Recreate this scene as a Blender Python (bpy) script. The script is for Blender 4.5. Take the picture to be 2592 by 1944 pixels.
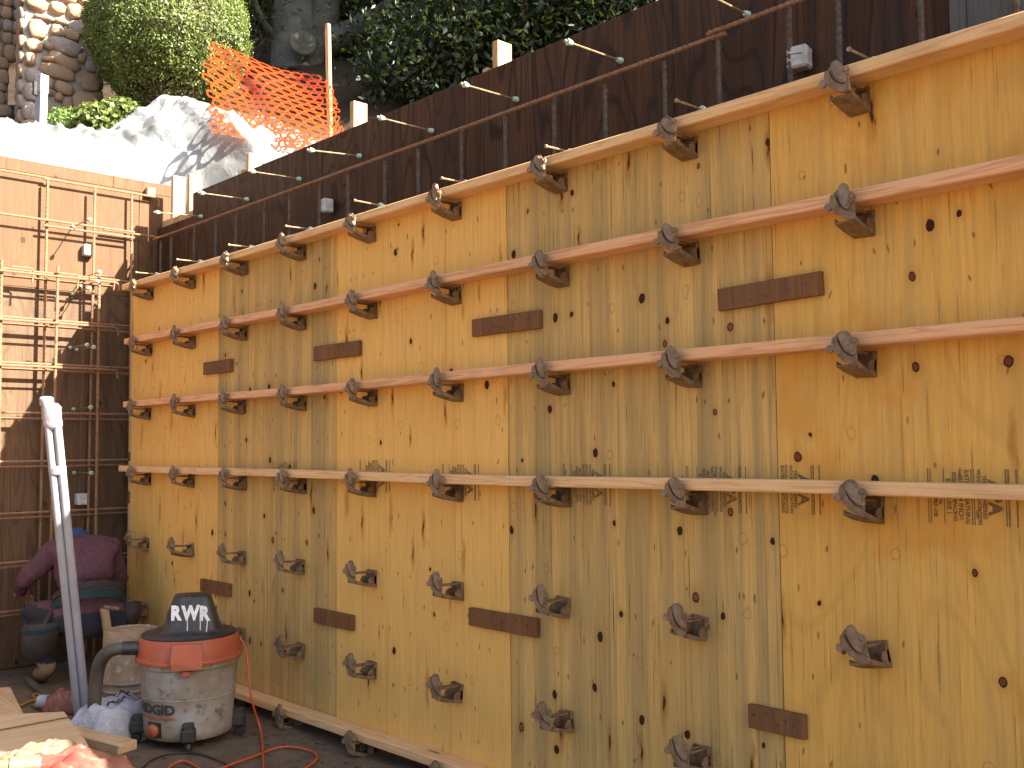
import bpy, bmesh, math, random
import numpy as np
from mathutils import Vector, Matrix, noise as mnoise

random.seed(7); rng = np.random.default_rng(11)
SC = bpy.context.scene
for o in list(bpy.data.objects): bpy.data.objects.remove(o)

# ------------------------------------------------------------------ camera
CAM = np.array([6.58124, -2.74632, 1.380])
YAW, PIT, ROL = [math.radians(a) for a in (46.549, 3.4985, -0.5391)]
FPX = 2541.256                                   # focal length in pixels of the 2592 px wide photograph
_f = np.array([-math.sin(YAW)*math.cos(PIT), math.cos(YAW)*math.cos(PIT), math.sin(PIT)])
_r0 = np.array([math.cos(YAW), math.sin(YAW), 0.0]); _u0 = np.cross(_r0, _f)
_r = _r0*math.cos(ROL)+_u0*math.sin(ROL); _u = -_r0*math.sin(ROL)+_u0*math.cos(ROL)
cd = bpy.data.cameras.new('camera'); cam = bpy.data.objects.new('camera', cd)
SC.collection.objects.link(cam)
cd.sensor_width = 36.0; cd.lens = 36.0*FPX/2592.0; cd.clip_start = 0.05; cd.clip_end = 500
cam.matrix_world = Matrix(((_r[0], _u[0], -_f[0], CAM[0]), (_r[1], _u[1], -_f[1], CAM[1]), (_r[2], _u[2], -_f[2], CAM[2]), (0, 0, 0, 1)))
SC.camera = cam

# ------------------------------------------------------------------ sky, sun, exposure
SUN = Vector((1.0, 0.42, 0.735)).normalized()    # towards the sun
w = bpy.data.worlds.new('World'); SC.world = w; w.use_nodes = True
sky = w.node_tree.nodes.new('ShaderNodeTexSky'); sky.sky_type = 'NISHITA'; sky.sun_disc = False
sky.sun_elevation = math.asin(SUN.z); sky.sun_rotation = math.atan2(SUN.x, SUN.y)
sky.air_density = 0.9; sky.dust_density = 3.5; sky.ozone_density = 1.0
w.node_tree.links.new(sky.outputs[0], w.node_tree.nodes['Background'].inputs[0])
w.node_tree.nodes['Background'].inputs[1].default_value = 0.066
sd = bpy.data.lights.new('sun', 'SUN'); sd.energy = 5.0; sd.angle = math.radians(0.53); sd.color = (1.0, 0.93, 0.82)
sun = bpy.data.objects.new('sun', sd); SC.collection.objects.link(sun)
sun.rotation_euler = SUN.to_track_quat('Z', 'Y').to_euler(); sun.location = (10, 6, 12)
vs = SC.view_settings; vs.view_transform = 'Standard'; vs.look = 'None'; vs.exposure = 2.6; vs.gamma = 1.0

# ------------------------------------------------------------------ photo pixel helpers (2212 px wide view of the photograph)
K = 2592/2212.0
def ray(x, y):
    return _f + _r*(x*K-1296)/FPX + _u*(972-y*K)/FPX
def hit(x, y, ax, val):
    d = ray(x, y); t = (val-CAM[ax])/d[ax]; return CAM+t*d
def at(x, y, t): return CAM+t*ray(x, y)

# ------------------------------------------------------------------ mesh helpers
COL = SC.collection
class MB:
    def __init__(s): s.v = []; s.f = []
    def add(s, V, F):
        n = len(s.v); s.v += [tuple(map(float, p)) for p in V]; s.f += [tuple(i+n for i in q) for q in F]; return s
    def box(s, a, b, M=None, ch=0.0):
        x0, y0, z0 = a; x1, y1, z1 = b
        V = [(x0,y0,z0),(x1,y0,z0),(x1,y1,z0),(x0,y1,z0),(x0,y0,z1),(x1,y0,z1),(x1,y1,z1),(x0,y1,z1)]
        F = [(0,3,2,1),(4,5,6,7),(0,1,5,4),(1,2,6,5),(2,3,7,6),(3,0,4,7)]
        if ch > 0:
            bm = bmesh.new(); vv = [bm.verts.new(p) for p in V]
            for q in F: bm.faces.new([vv[i] for i in q])
            bmesh.ops.bevel(bm, geom=list(bm.edges), offset=ch, segments=1, affect='EDGES')
            bm.verts.index_update()
            V = [tuple(q.co) for q in bm.verts]; F = [tuple(q.index for q in f.verts) for f in bm.faces]; bm.free()
        if M is not None: V = [tuple(M @ Vector(p)) for p in V]
        return s.add(V, F)
    def tube(s, P, r, n=8, cap=True, flat=1.0):
        P = [Vector(p) for p in P]; R = r if hasattr(r, '__len__') else [r]*len(P)
        V = []; F = []; up = None
        for i, p in enumerate(P):
            t = (P[min(i+1, len(P)-1)]-P[max(i-1, 0)]); t.normalize()
            if up is None:
                up = Vector((0,0,1)) if abs(t.z) < .9 else Vector((1,0,0))
            a = t.cross(up); a.normalize(); b = a.cross(t); b.normalize(); up = b
            for j in range(n):
                an = 2*math.pi*j/n; V.append(p+a*math.cos(an)*R[i]+b*math.sin(an)*R[i]*flat)
        for i in range(len(P)-1):
            for j in range(n):
                k = (j+1) % n; F.append((i*n+j, i*n+k, (i+1)*n+k, (i+1)*n+j))
        if cap:
            F.append(tuple(range(n-1, -1, -1))); F.append(tuple((len(P)-1)*n+j for j in range(n)))
        return s.add(V, F)
    def lathe(s, prof, n=32, c=(0,0,0), cap0=False, cap1=False):
        V = []; F = []
        for (r, z) in prof:
            for j in range(n):
                an = 2*math.pi*j/n; V.append((c[0]+r*math.cos(an), c[1]+r*math.sin(an), c[2]+z))
        m = len(prof)
        for i in range(m-1):
            for j in range(n):
                k = (j+1) % n; F.append((i*n+j, i*n+k, (i+1)*n+k, (i+1)*n+j))
        if cap0: F.append(tuple(range(n-1, -1, -1)))
        if cap1: F.append(tuple((m-1)*n+j for j in range(n)))
        return s.add(V, F)
    def prism(s, out, d0, d1, fn):
        """outline (a,b) extruded from depth d0 to d1; fn(a,b,d)->xyz"""
        n = len(out); V = [fn(a, b, d0) for a, b in out]+[fn(a, b, d1) for a, b in out]
        F = [tuple(range(n)), tuple(range(2*n-1, n-1, -1))]+[(i, n+i, n+(i+1) % n, (i+1) % n) for i in range(n)]
        return s.add(V, F)
    def mesh(s, name='mesh'):
        me = bpy.data.meshes.new(name); me.from_pydata(s.v, [], s.f); me.update()
        bm = bmesh.new(); bm.from_mesh(me); bmesh.ops.recalc_face_normals(bm, faces=bm.faces); bm.to_mesh(me); bm.free()
        return me
    def build(s, name, mat, parent=None, smooth=False, loc=None):
        return link(name, s.mesh(name), mat, parent, smooth, loc)
def link(name, me, mat=None, parent=None, smooth=False, loc=None):
    o = bpy.data.objects.new(name, me); COL.objects.link(o)
    if mat is not None and not me.materials: me.materials.append(mat)
    if parent is not None: o.parent = parent
    if loc is not None: o.location = loc
    if smooth:
        me.polygons.foreach_set('use_smooth', [True]*len(me.polygons))
        if smooth != 'full': me.set_sharp_from_angle(angle=math.radians(40))
    return o
def tag(o, label=None, cat=None, group=None, kind=None):
    if label: o['label'] = label
    if cat: o['category'] = cat
    if group: o['group'] = group
    if kind: o['kind'] = kind
    return o
def thing(name, label, cat, loc=(0,0,0), rz=0.0, group=None):
    o = bpy.data.objects.new(name, None); COL.objects.link(o); o.empty_display_size = .05
    o.location = loc; o.rotation_euler = (0, 0, rz)
    return tag(o, label, cat, group)
def copy_tree(o, parent=None):
    c = o.copy(); COL.objects.link(c)
    if parent is not None: c.parent = parent
    for ch in o.children: copy_tree(ch, c)
    return c
def ordinal(i): return ['first','second','third','fourth','fifth','sixth','seventh','eighth','ninth','tenth','eleventh','twelfth'][i]

# ------------------------------------------------------------------ material helpers
class NT:
    def __init__(s, name):
        s.m = bpy.data.materials.new(name); s.m.use_nodes = True; s.t = s.m.node_tree
        s.b = s.t.nodes['Principled BSDF']; s.out = s.t.nodes['Material Output']
    def n(s, typ, ins=None, **at):
        nd = s.t.nodes.new('ShaderNode'+typ)
        for k, v in at.items(): setattr(nd, k, v)
        for k, v in (ins or {}).items(): s.set(nd.inputs[k], v)
        return nd
    def set(s, sock, v):
        if isinstance(v, bpy.types.NodeSocket): s.t.links.new(v, sock)
        elif isinstance(v, (tuple, list)) and len(v) == 3 and sock.type == 'RGBA': sock.default_value = (*v, 1)
        else: sock.default_value = v
    def coord(s, rnd=True, kind='Object'):
        c = s.n('TexCoord').outputs[kind]
        if rnd:
            r = s.n('ObjectInfo').outputs['Random']
            k = s.n('Math', {0: r, 1: 37.0}, operation='MULTIPLY').outputs[0]
            c = s.n('VectorMath', {0: c, 1: s.n('CombineXYZ', {0: k, 1: k, 2: k}).outputs[0]}, operation='ADD').outputs[0]
        return c
    def sc(s, v, sx, sy, sz): return s.n('VectorMath', {0: v, 1: (sx, sy, sz)}, operation='MULTIPLY').outputs[0]
    def noise(s, v, scale=1.0, detail=3.0, rough=.5, dist=0.0):
        return s.n('TexNoise', {'Vector': v, 'Scale': scale, 'Detail': detail, 'Roughness': rough, 'Distortion': dist}).outputs[0]
    def vor(s, v, scale=1.0, feature='F1'):
        nd = s.n('TexVoronoi', {'Vector': v, 'Scale': scale}, feature=feature); return nd.outputs['Distance'], nd.outputs['Color']
    def vor2(s, v, sx, sz):
        q = s.n('SeparateXYZ', {0: v}); c = s.n('CombineXYZ', {0: s.math('MULTIPLY', q.outputs[0], sx), 1: s.math('MULTIPLY', q.outputs[2], sz)}).outputs[0]
        nd = s.n('TexVoronoi', {'Vector': c, 'Scale': 1.0}, voronoi_dimensions='2D'); return nd.outputs['Distance'], nd.outputs['Color']
    def ramp(s, f, stops, interp='LINEAR'):
        nd = s.n('ValToRGB', {0: f}); cr = nd.color_ramp; cr.interpolation = interp
        while len(cr.elements) < len(stops): cr.elements.new(0.5)
        for e, (p, c) in zip(cr.elements, stops):
            e.position = p; e.color = (c, c, c, 1) if isinstance(c, (int, float)) else (*c, 1)
        return nd.outputs[0]
    def mix(s, f, a, b, mode='MIX'):
        nd = s.n('MixRGB', {0: f, 1: a, 2: b}, blend_type=mode); return nd.outputs[0]
    def math(s, op, a, b=0.0): return s.n('Math', {0: a, 1: b}, operation=op).outputs[0]
    def bump(s, h, strength=.3, dist=.01):
        s.set(s.b.inputs['Normal'], s.n('Bump', {'Height': h, 'Strength': strength, 'Distance': dist}).outputs[0])
    def done(s, col=None, rough=.7, metal=0.0, spec=None):
        if col is not None: s.set(s.b.inputs['Base Color'], col)
        s.set(s.b.inputs['Roughness'], rough); s.set(s.b.inputs['Metallic'], metal)
        if spec is not None: s.set(s.b.inputs['Specular IOR Level'], spec)
        return s.m

def ply_mat(name, light, dark, grey, grey_amt, ring_amt, knot_col, knot_keep, streak_keep, patch=0.0, rough=.75, ring_col=None, ring_f=95.0, band=.3, marks=1.0):
    m = NT(name); v = m.coord()
    fine = m.noise(m.sc(v, 120, 1, 5), 1, 6, .72)
    mid = m.noise(m.sc(v, 34, 1, .9), 1, 3, .55)
    low = m.noise(m.sc(v, 2.6, 1, .55), 1, 3, .5, .4)
    col = m.mix(m.ramp(fine, [(.34, 0.0), (.60, 1.0)]), dark, light)
    col = m.mix(m.math('MULTIPLY', m.ramp(mid, [(.42, 0.0), (.72, 1.0)]), band), col, tuple(c*.8 for c in dark))
    # annual ring figure of the rotary-cut face
    fig = m.noise(m.sc(v, 2.1, 1, .42), 1, 2, .45, .6)
    ring = m.math('SINE', m.math('MULTIPLY', fig, ring_f))
    col = m.mix(m.math('MULTIPLY', m.ramp(ring, [(.55, 0.0), (1.0, 1.0)]), ring_amt), col, ring_col or tuple(c*.68 for c in light))
    # weathered grey streaks
    g = m.noise(m.sc(v, 13, 1, .30), 1, 4, .62, .2)
    g2 = m.math('MULTIPLY', m.ramp(g, [(.40, 0.0), (.60, 1.0)]), grey_amt)
    col = m.mix(g2, col, grey)
    g3 = m.noise(m.sc(v, 60, 1, 1.1), 1, 4, .6)
    col = m.mix(m.math('MULTIPLY', m.ramp(g3, [(.54, 0.0), (.66, 1.0)]), grey_amt*.8), col, tuple(c*.62 for c in grey))
    # orange stains
    p = m.noise(m.sc(v, 3.0, 1, 2.4), 1, 5, .62)
    col = m.mix(m.math('MULTIPLY', m.ramp(p, [(.55, 0.0), (.64, 1.0)]), .12+patch), col, tuple(a*b for a, b in zip(light, (.80, .60, .34))))
    col = m.mix(m.math('MULTIPLY', m.ramp(low, [(.35, 1.0), (.65, 0.0)]), .3), col, dark)
    checks = m.noise(m.sc(v, 120, 1, 2.4), 1, 4, .7)
    col = m.mix(m.math('MULTIPLY', m.ramp(checks, [(.62, 0.0), (.67, 1.0)]), min(1, .35+grey_amt)), col, tuple(c*.30 for c in dark))
    crack = m.noise(m.sc(v, 95, 1, .55), 1, 3, .6)
    col = m.mix(m.math('MULTIPLY', m.ramp(crack, [(.69, 0.0), (.72, 1.0)]), .55*marks), col, tuple(a*b for a, b in zip(dark, (.35, .24, .15))))
    wob = m.n('VectorMath', {0: v, 1: m.n('VectorMath', {0: m.n('TexNoise', {'Vector': v, 'Scale': 16.0}).outputs[1], 1: (.030, 0, .05)}, operation='MULTIPLY').outputs[0]}, operation='ADD').outputs[0]
    # pitch streaks: soft brown lens with a hard dark core
    d, c = m.vor2(wob, 8.5, 1.45); sc_ = m.n('SeparateColor', {0: c}); keep = m.math('GREATER_THAN', sc_.outputs[0], streak_keep)
    d = m.math('DIVIDE', d, m.math('ADD', .45, m.math('MULTIPLY', sc_.outputs[1], .8)))
    col = m.mix(m.math('MULTIPLY', m.math('MULTIPLY', m.ramp(d, [(.05, 1.0), (.16, 0.0)]), keep), .72*marks), col, tuple(a*b for a, b in zip(dark, (.62, .46, .28))))
    core = m.math('MULTIPLY', keep, m.math('GREATER_THAN', sc_.outputs[2], .35))
    col = m.mix(m.math('MULTIPLY', m.ramp(d, [(.028, 1.0), (.052, 0.0)]), m.math('MULTIPLY', core, marks)), col, (.075, .028, .009))
    # pale ring marks
    d, c = m.vor2(wob, 5.2, 3.8); keep = m.math('GREATER_THAN', m.n('SeparateColor', {0: c}).outputs[1], .62)
    col = m.mix(m.math('MULTIPLY', m.math('MULTIPLY', m.ramp(d, [(.05, 0.0), (.068, 1.0), (.088, 0.0)]), keep), .45*marks), col, tuple(a*b for a, b in zip(dark, (.5, .36, .2))))
    # tiny pin knots
    d, c = m.vor2(wob, 22, 8); keep = m.math('GREATER_THAN', m.n('SeparateColor', {0: c}).outputs[1], .84)
    col = m.mix(m.math('MULTIPLY', m.math('MULTIPLY', m.ramp(d, [(.05, 1.0), (.11, 0.0)]), keep), .65*marks), col, (.07, .032, .012))
    # knots: near-black ring, dark or red-brown heart
    wk = m.n('VectorMath', {0: v, 1: m.n('VectorMath', {0: m.n('TexNoise', {'Vector': v, 'Scale': 30.0}).outputs[1], 1: (.010, 0, .014)}, operation='MULTIPLY').outputs[0]}, operation='ADD').outputs[0]
    d, c = m.vor2(wk, 4.8, 3.6); sc_ = m.n('SeparateColor', {0: c}); keep = m.math('GREATER_THAN', sc_.outputs[2], knot_keep)
    d = m.math('DIVIDE', d, m.math('ADD', .40, m.math('MULTIPLY', sc_.outputs[0], .62)))
    tail, c2 = m.vor2(wk, 9.6, 1.2)
    col = m.mix(m.math('MULTIPLY', m.math('MULTIPLY', m.ramp(d, [(.07, 1.0), (.20, 0.0)]), keep), .30*marks), col, tuple(a*b for a, b in zip(dark, (.7, .5, .3))))
    col = m.mix(m.math('MULTIPLY', m.ramp(d, [(.060, 1.0), (.072, 0.0)]), keep), col, (.022, .010, .005))
    heart = m.mix(m.math('GREATER_THAN', sc_.outputs[1], .62), (.045, .018, .009), knot_col)
    col = m.mix(m.math('MULTIPLY', m.ramp(d, [(.040, 1.0), (.052, 0.0)]), keep), col, heart)
    m.bump(m.math('ADD', m.math('MULTIPLY', fine, .4), m.math('MULTIPLY', checks, -.6)), .35, .002)
    return m.done(col, rough, spec=.2)

def lumber_mat(name, a, b, knot=.68, axis='x'):
    m = NT(name); v = m.coord()
    s3 = (1.2, 26, 26) if axis == 'x' else (26, 26, 1.2) if axis == 'z' else (26, 1.2, 26)
    n1 = m.noise(m.sc(v, *s3), 1, 3, .5, .3)
    ring = m.math('SINE', m.math('MULTIPLY', n1, 42.0))
    col = m.mix(m.ramp(ring, [(.2, 0.0), (1.0, 1.0)]), a, b)
    s2 = tuple(x*6 for x in s3)
    col = m.mix(m.math('MULTIPLY', m.noise(m.sc(v, *s2), 1, 2), .35), col, tuple(c*.7 for c in b))
    d, c = m.vor(m.sc(v, *[(2.0 if t < 5 else 9.0) for t in s3])); keep = m.math('GREATER_THAN', m.n('SeparateColor', {0: c}).outputs[0], knot)
    col = m.mix(m.math('MULTIPLY', m.ramp(d, [(.05, 1.0), (.14, 0.0)]), keep), col, tuple(x*.28 for x in b))
    dirt = m.noise(m.sc(v, 3, 3, 3), 1, 5, .65)
    col = m.mix(m.math('MULTIPLY', m.ramp(dirt, [(.5, 0.0), (.75, 1.0)]), .35), col, tuple(x*.45 for x in b))
    m.bump(n1, .25, .003)
    return m.done(col, .72, spec=.25)

def mottled(name, a, b, scale=8.0, rough=.75, metal=0.0, bump=.2, c=None, spec=None, thr=(.4, .62), detail=5.0):
    m = NT(name); v = m.coord()
    n1 = m.noise(v, scale, detail, .6)
    col = m.mix(m.ramp(n1, [(thr[0], 0.0), (thr[1], 1.0)]), a, b)
    if c is not None:
        col = m.mix(m.ramp(m.noise(v, scale*3.3, 5, .7), [(.55, 0.0), (.66, 1.0)]), col, c)
    if bump: m.bump(m.noise(v, scale*4, 4, .6), bump, .004)
    return m.done(col, rough, metal, spec)

def leaf_mat(name, a, b, rough=.45, trans=.25):
    m = NT(name)
    g = m.n('NewGeometry').outputs['Random Per Island']
    col = m.mix(g, a, b)
    m.set(m.b.inputs['Base Color'], col); m.b.inputs['Roughness'].default_value = rough
    tr = m.n('BsdfTranslucent', {'Color': m.mix(.5, col, (.25, .32, .04))})
    mx = m.n('MixShader', {0: trans, 1: m.b.outputs[0], 2: tr.outputs[0]})
    m.t.links.new(mx.outputs[0], m.out.inputs[0])
    return m.m

MAT = {}
MAT['ply_clean'] = ply_mat('plywood_clean', (.88, .525, .148), (.74, .415, .102), (.53, .365, .135), .14, .05, (.20, .07, .022), .80, .30, .04, band=.22)
MAT['ply_grey'] = ply_mat('plywood_weathered', (.73, .465, .152), (.54, .33, .097), (.345, .25, .105), .76, .05, (.26, .085, .028), .36, .62, 0.0, band=.4)
MAT['ply_gold'] = ply_mat('plywood_golden', (.82, .47, .112), (.66, .36, .076), (.46, .32, .12), .28, .50, (.17, .05, .018), .46, .84, .48, ring_f=70.0, band=.25)
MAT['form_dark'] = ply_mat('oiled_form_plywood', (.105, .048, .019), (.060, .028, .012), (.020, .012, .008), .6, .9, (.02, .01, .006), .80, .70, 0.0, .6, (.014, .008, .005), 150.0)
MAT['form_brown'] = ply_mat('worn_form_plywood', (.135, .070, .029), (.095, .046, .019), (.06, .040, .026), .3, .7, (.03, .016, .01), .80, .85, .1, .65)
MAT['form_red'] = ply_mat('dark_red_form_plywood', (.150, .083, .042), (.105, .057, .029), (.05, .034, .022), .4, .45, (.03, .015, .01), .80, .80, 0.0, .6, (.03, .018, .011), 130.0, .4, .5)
MAT['form_grey'] = ply_mat('weathered_grey_board', (.16, .155, .14), (.10, .098, .09), (.07, .068, .062), .7, .3, (.05, .045, .04), .85, .8, 0.0, .8)
MAT['cleat'] = ply_mat('dark_cleat_plywood', (.25, .115, .045), (.165, .073, .028), (.10, .056, .03), .4, .6, (.03, .016, .01), .9, .8, 0.0, .65)
MAT['fir'] = lumber_mat('new_fir_lumber', (.84, .53, .25), (.70, .40, .17))
MAT['fir_red'] = lumber_mat('reddish_fir_lumber', (.84, .47, .235), (.68, .33, .15))
MAT['fir_z'] = lumber_mat('upright_fir_lumber', (.62, .40, .20), (.46, .27, .12), axis='z')
MAT['fir_old'] = lumber_mat('worn_lumber', (.50, .34, .19), (.38, .24, .12), axis='x')
MAT['clamp'] = mottled('rusty_galvanised_steel', (.22, .14, .07), (.14, .072, .03), 28, .65, .03, .3, (.27, .195, .115))
MAT['cam'] = mottled('worn_zinc_steel', (.27, .195, .125), (.20, .125, .066), 34, .5, .1, .25, (.16, .075, .033))
MAT['rust'] = mottled('rusted_rebar', (.27, .135, .062), (.16, .085, .048), 60, .8, .1, .3, (.33, .20, .11))
MAT['rebar'] = mottled('dull_rebar_steel', (.11, .085, .062), (.075, .05, .034), 50, .7, .3, .3)
MAT['tie'] = mottled('tie_wire_steel', (.42, .30, .17), (.30, .19, .10), 60, .4, .6, .1)
MAT['cone'] = mottled('pale_green_plastic', (.42, .62, .50), (.34, .52, .42), 30, .5, 0, 0)
MAT['concrete'] = mottled('spacer_concrete', (.50, .49, .46), (.36, .35, .33), 40, .9, 0, .4)
MAT['ink'] = mottled('faded_black_ink', (.15, .095, .042), (.28, .175, .07), 120, .9, 0, 0)
MAT['twig'] = mottled('brown_stem_bark', (.11, .075, .045), (.07, .05, .03), 10, .9, 0, .4)

# ================================================================== THE SETTING
def dirt_mat(name, a, b, c):
    m = NT(name); v = m.coord(False)
    n1 = m.noise(v, 1.3, 6, .6); n2 = m.noise(v, 14, 6, .65); n3 = m.noise(v, 90, 3, .6)
    col = m.mix(m.ramp(n1, [(.35, 0.0), (.65, 1.0)]), a, b)
    col = m.mix(m.math('MULTIPLY', m.ramp(n2, [(.45, 0.0), (.65, 1.0)]), .6), col, c)
    col = m.mix(m.math('MULTIPLY', m.ramp(n3, [(.5, 0.0), (.7, 1.0)]), .35), col, tuple(x*.5 for x in a))
    m.bump(m.math('ADD', n2, m.math('MULTIPLY', n3, .4)), .5, .02)
    return m.done(col, .95, spec=.15)
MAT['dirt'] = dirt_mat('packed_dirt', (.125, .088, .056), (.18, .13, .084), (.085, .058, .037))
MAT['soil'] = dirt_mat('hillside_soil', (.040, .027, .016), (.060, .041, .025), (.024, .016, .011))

def gz(x, y): return .012*mnoise.noise((x*1.7, y*1.7, 3)) + .006*mnoise.noise((x*6, y*6, 9))
def build_ground():
    xs = list(np.linspace(-60, -2, 7))+list(np.linspace(-1.2, 8.0, 75))+list(np.linspace(12, 60, 7))
    ys = list(np.linspace(-60, -6, 7))+list(np.linspace(-4.5, .6, 50))+list(np.linspace(6, 60, 6))
    V = [(x, y, gz(x, y)-.004) for y in ys for x in xs]; n = len(xs)
    F = [(j*n+i, j*n+i+1, (j+1)*n+i+1, (j+1)*n+i) for j in range(len(ys)-1) for i in range(n-1)]
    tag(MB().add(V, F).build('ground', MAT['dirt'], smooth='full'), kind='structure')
build_ground()

YB = 0.300       # inner face of the back form
XR = -0.304      # inner face of the return form
ZT = 3.105       # top of the back form
RT = 3.277       # top of the return form
def hill(x, y):
    a = max(0.0, -x-.45); b = max(0.0, y-.5)
    z = 2.86+.42*a+.45*b
    if b > 7: z += .5*(b-7)
    if a > 9: z += .5*(a-9)
    return z+.10*mnoise.noise((x*.7, y*.7, 1))+.03*mnoise.noise((x*3, y*3, 5))
def build_hill():
    xs = np.concatenate([np.linspace(-45, -9, 16), np.linspace(-8.5, 9, 72), np.linspace(10, 45, 14)])
    ys = np.concatenate([np.linspace(-45, -5, 12), np.linspace(-4.5, 9, 58), np.linspace(10, 45, 16)])
    V = []; idx = {}; F = []
    for j, y in enumerate(ys):
        for i, x in enumerate(xs): V.append((x, y, hill(x, y)))
    n = len(xs)
    for j in range(len(ys)-1):
        for i in range(n-1):
            cx = xs[i+1]; cy = ys[j]
            if xs[i+1] <= -.40 or ys[j] >= .42: F.append((j*n+i, j*n+i+1, (j+1)*n+i+1, (j+1)*n+i))
    # vertical cut faces behind the forms
    MBh = MB().add(V, F)
    MBh.add([(-.46, -45, 0), (-.46, .42, 0), (-.46, .42, 2.95), (-.46, -45, 2.95)], [(0, 1, 2, 3)])
    MBh.add([(-.46, .50, 0), (45, .50, 0), (45, .50, 2.9), (-.46, .50, 2.9)], [(0, 1, 2, 3)])
    used = sorted({i for f in MBh.f for i in f}); mp = {a: b for b, a in enumerate(used)}
    MBh.v = [MBh.v[i] for i in used]; MBh.f = [tuple(mp[i] for i in f) for f in MBh.f]
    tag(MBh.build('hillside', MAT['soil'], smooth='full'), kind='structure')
build_hill()

# ================================================================== FORMWORK
SHW = 1.2192
def sheet(name, x0, x1, z0, z1, y0, y1, mat, parent, axis='x', tilt=0.0):
    """plywood sheet with its origin at its lower corner"""
    if axis == 'x':
        mb = MB().box((0, 0, 0), (x1-x0, y1-y0, z1-z0), ch=.0015); loc = (x0, y0, z0)
        o = mb.build(name, mat, parent, loc=loc)
    else:   # runs along y, turned so that the grain shader still sees width on x
        mb = MB().box((0, 0, 0), (x1-x0, y1-y0, z1-z0), ch=.0015)
        o = mb.build(name, mat, parent, loc=(y1, x0, z0)); o.rotation_euler = (0, 0, math.pi/2)
    return o

ff = thing('front_form', 'tall front formwork wall of bare golden plywood sheets with short dark cleats', 'formwork', (0, 0, 0))
sheets = []
for i, mt in enumerate(['ply_clean', 'ply_grey', 'ply_clean', 'ply_grey', 'ply_gold', 'ply_grey']):
    g = .0016
    o = sheet('plywood_sheet', i*SHW+g, (i+1)*SHW-g, .028, 2.462, 0, .019, MAT[mt], ff)
    o.location.y += [0, .002, -.001, .0015, 0, .001][i]
    sheets.append(o)
sheets[1]['label'] = 'weathered greyish plywood sheet with dark vertical streaks'
sheets[3]['label'] = 'greyed plywood sheet with scattered knots'
sheets[4]['label'] = 'golden plywood sheet with swirling grain and stamps'
for z0, z1 in ((.03, .52), (.54, 1.02), (1.10, 1.30), (1.36, 2.455)):
    MB().box((-.034, .001, z0), (-.003, .018, z1), ch=.0015).build('edge_strip', MAT['fir_z'], ff)

cl = [(1.072, 1.398, 1.846), (2.261, 2.655, 1.847), (3.466, 3.859, 1.866), (4.684, 5.054, 1.852),
      (1.058, 1.397, .589), (2.267, 2.598, .554), (3.433, 3.828, .683), (4.763, 4.959, .530)]
CT = [(.000), (.0), (.0), (-.03), (.0), (.0), (.0), (.0)]
for i, (x0, x1, z) in enumerate(cl):
    L = x1-x0; mb = MB()
    mb.box((-L/2, -.0215, -.036), (L/2, 0, .036), ch=.0015)
    o = mb.build('cleat', MAT['cleat'], ff, loc=((x0+x1)/2, -.0012, z)); o.rotation_euler = (0, CT[i], 0)
    nb = MB()
    for k in range(5):
        xx = -L/2+L*(.15+.18*k)+random.uniform(-.01, .01); zz = random.uniform(-.02, .02)
        nb.lathe([(.0048, 0), (.0048, .0012)], 6, cap1=True); 
        nb.v[-12:] = [(xx+p[0], -.0215-p[2], zz+p[1]) for p in nb.v[-12:]]
    tag(nb.build('nail_heads', MAT['rebar'], o), kind='stuff')

# walers: 2x4 on the flat, carried by the clamps
ROWS = [2.424, 2.061, 1.650, 1.230]
WL = [.054, .104, .104, .037]
names = ['topmost', 'second highest', 'third highest', 'waist-high']
def waler(x0, x1, zu, mat, label, seed, y1=-.002):
    r = random.Random(seed); n = 46; V = []; F = []
    ph = r.uniform(0, 6); c = .0035
    prof = [(y1-.089+c, 0), (y1-c, 0), (y1, c), (y1, .038-c), (y1-c, .038), (y1-.089+c, .038), (y1-.089, .038-c), (y1-.089, c)]
    for i in range(n+1):
        x = x0+(x1-x0)*i/n
        dz = .004*math.sin(x*.9+ph)+.002*math.sin(x*2.3+ph*2)+.0008*mnoise.noise((x*9, seed, 0)); dy = .003*(math.sin(x*.7+ph*1.7)-1)
        for a, b in prof: V.append((x-x0, a+dy, b+dz))
    m = 8
    for i in range(n):
        for j in range(m): k = (j+1) % m; F.append((i*m+j, i*m+k, (i+1)*m+k, (i+1)*m+j))
    F.append(tuple(range(m-1, -1, -1))); F.append(tuple(n*m+j for j in range(m)))
    return tag(MB().add(V, F).build('waler', mat, loc=(x0, 0, zu)), label, 'lumber', 'walers along the front form')
for i, z in enumerate(ROWS):
    waler(WL[i], 7.32, z, MAT['fir_red' if i in (1, 2) else 'fir'], f'{names[i]} horizontal lumber waler across the front plywood form', 10+i)
waler(.12, 7.32, .057, MAT['fir'], 'bottom lumber waler lying along the foot of the plywood form', 30)

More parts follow.
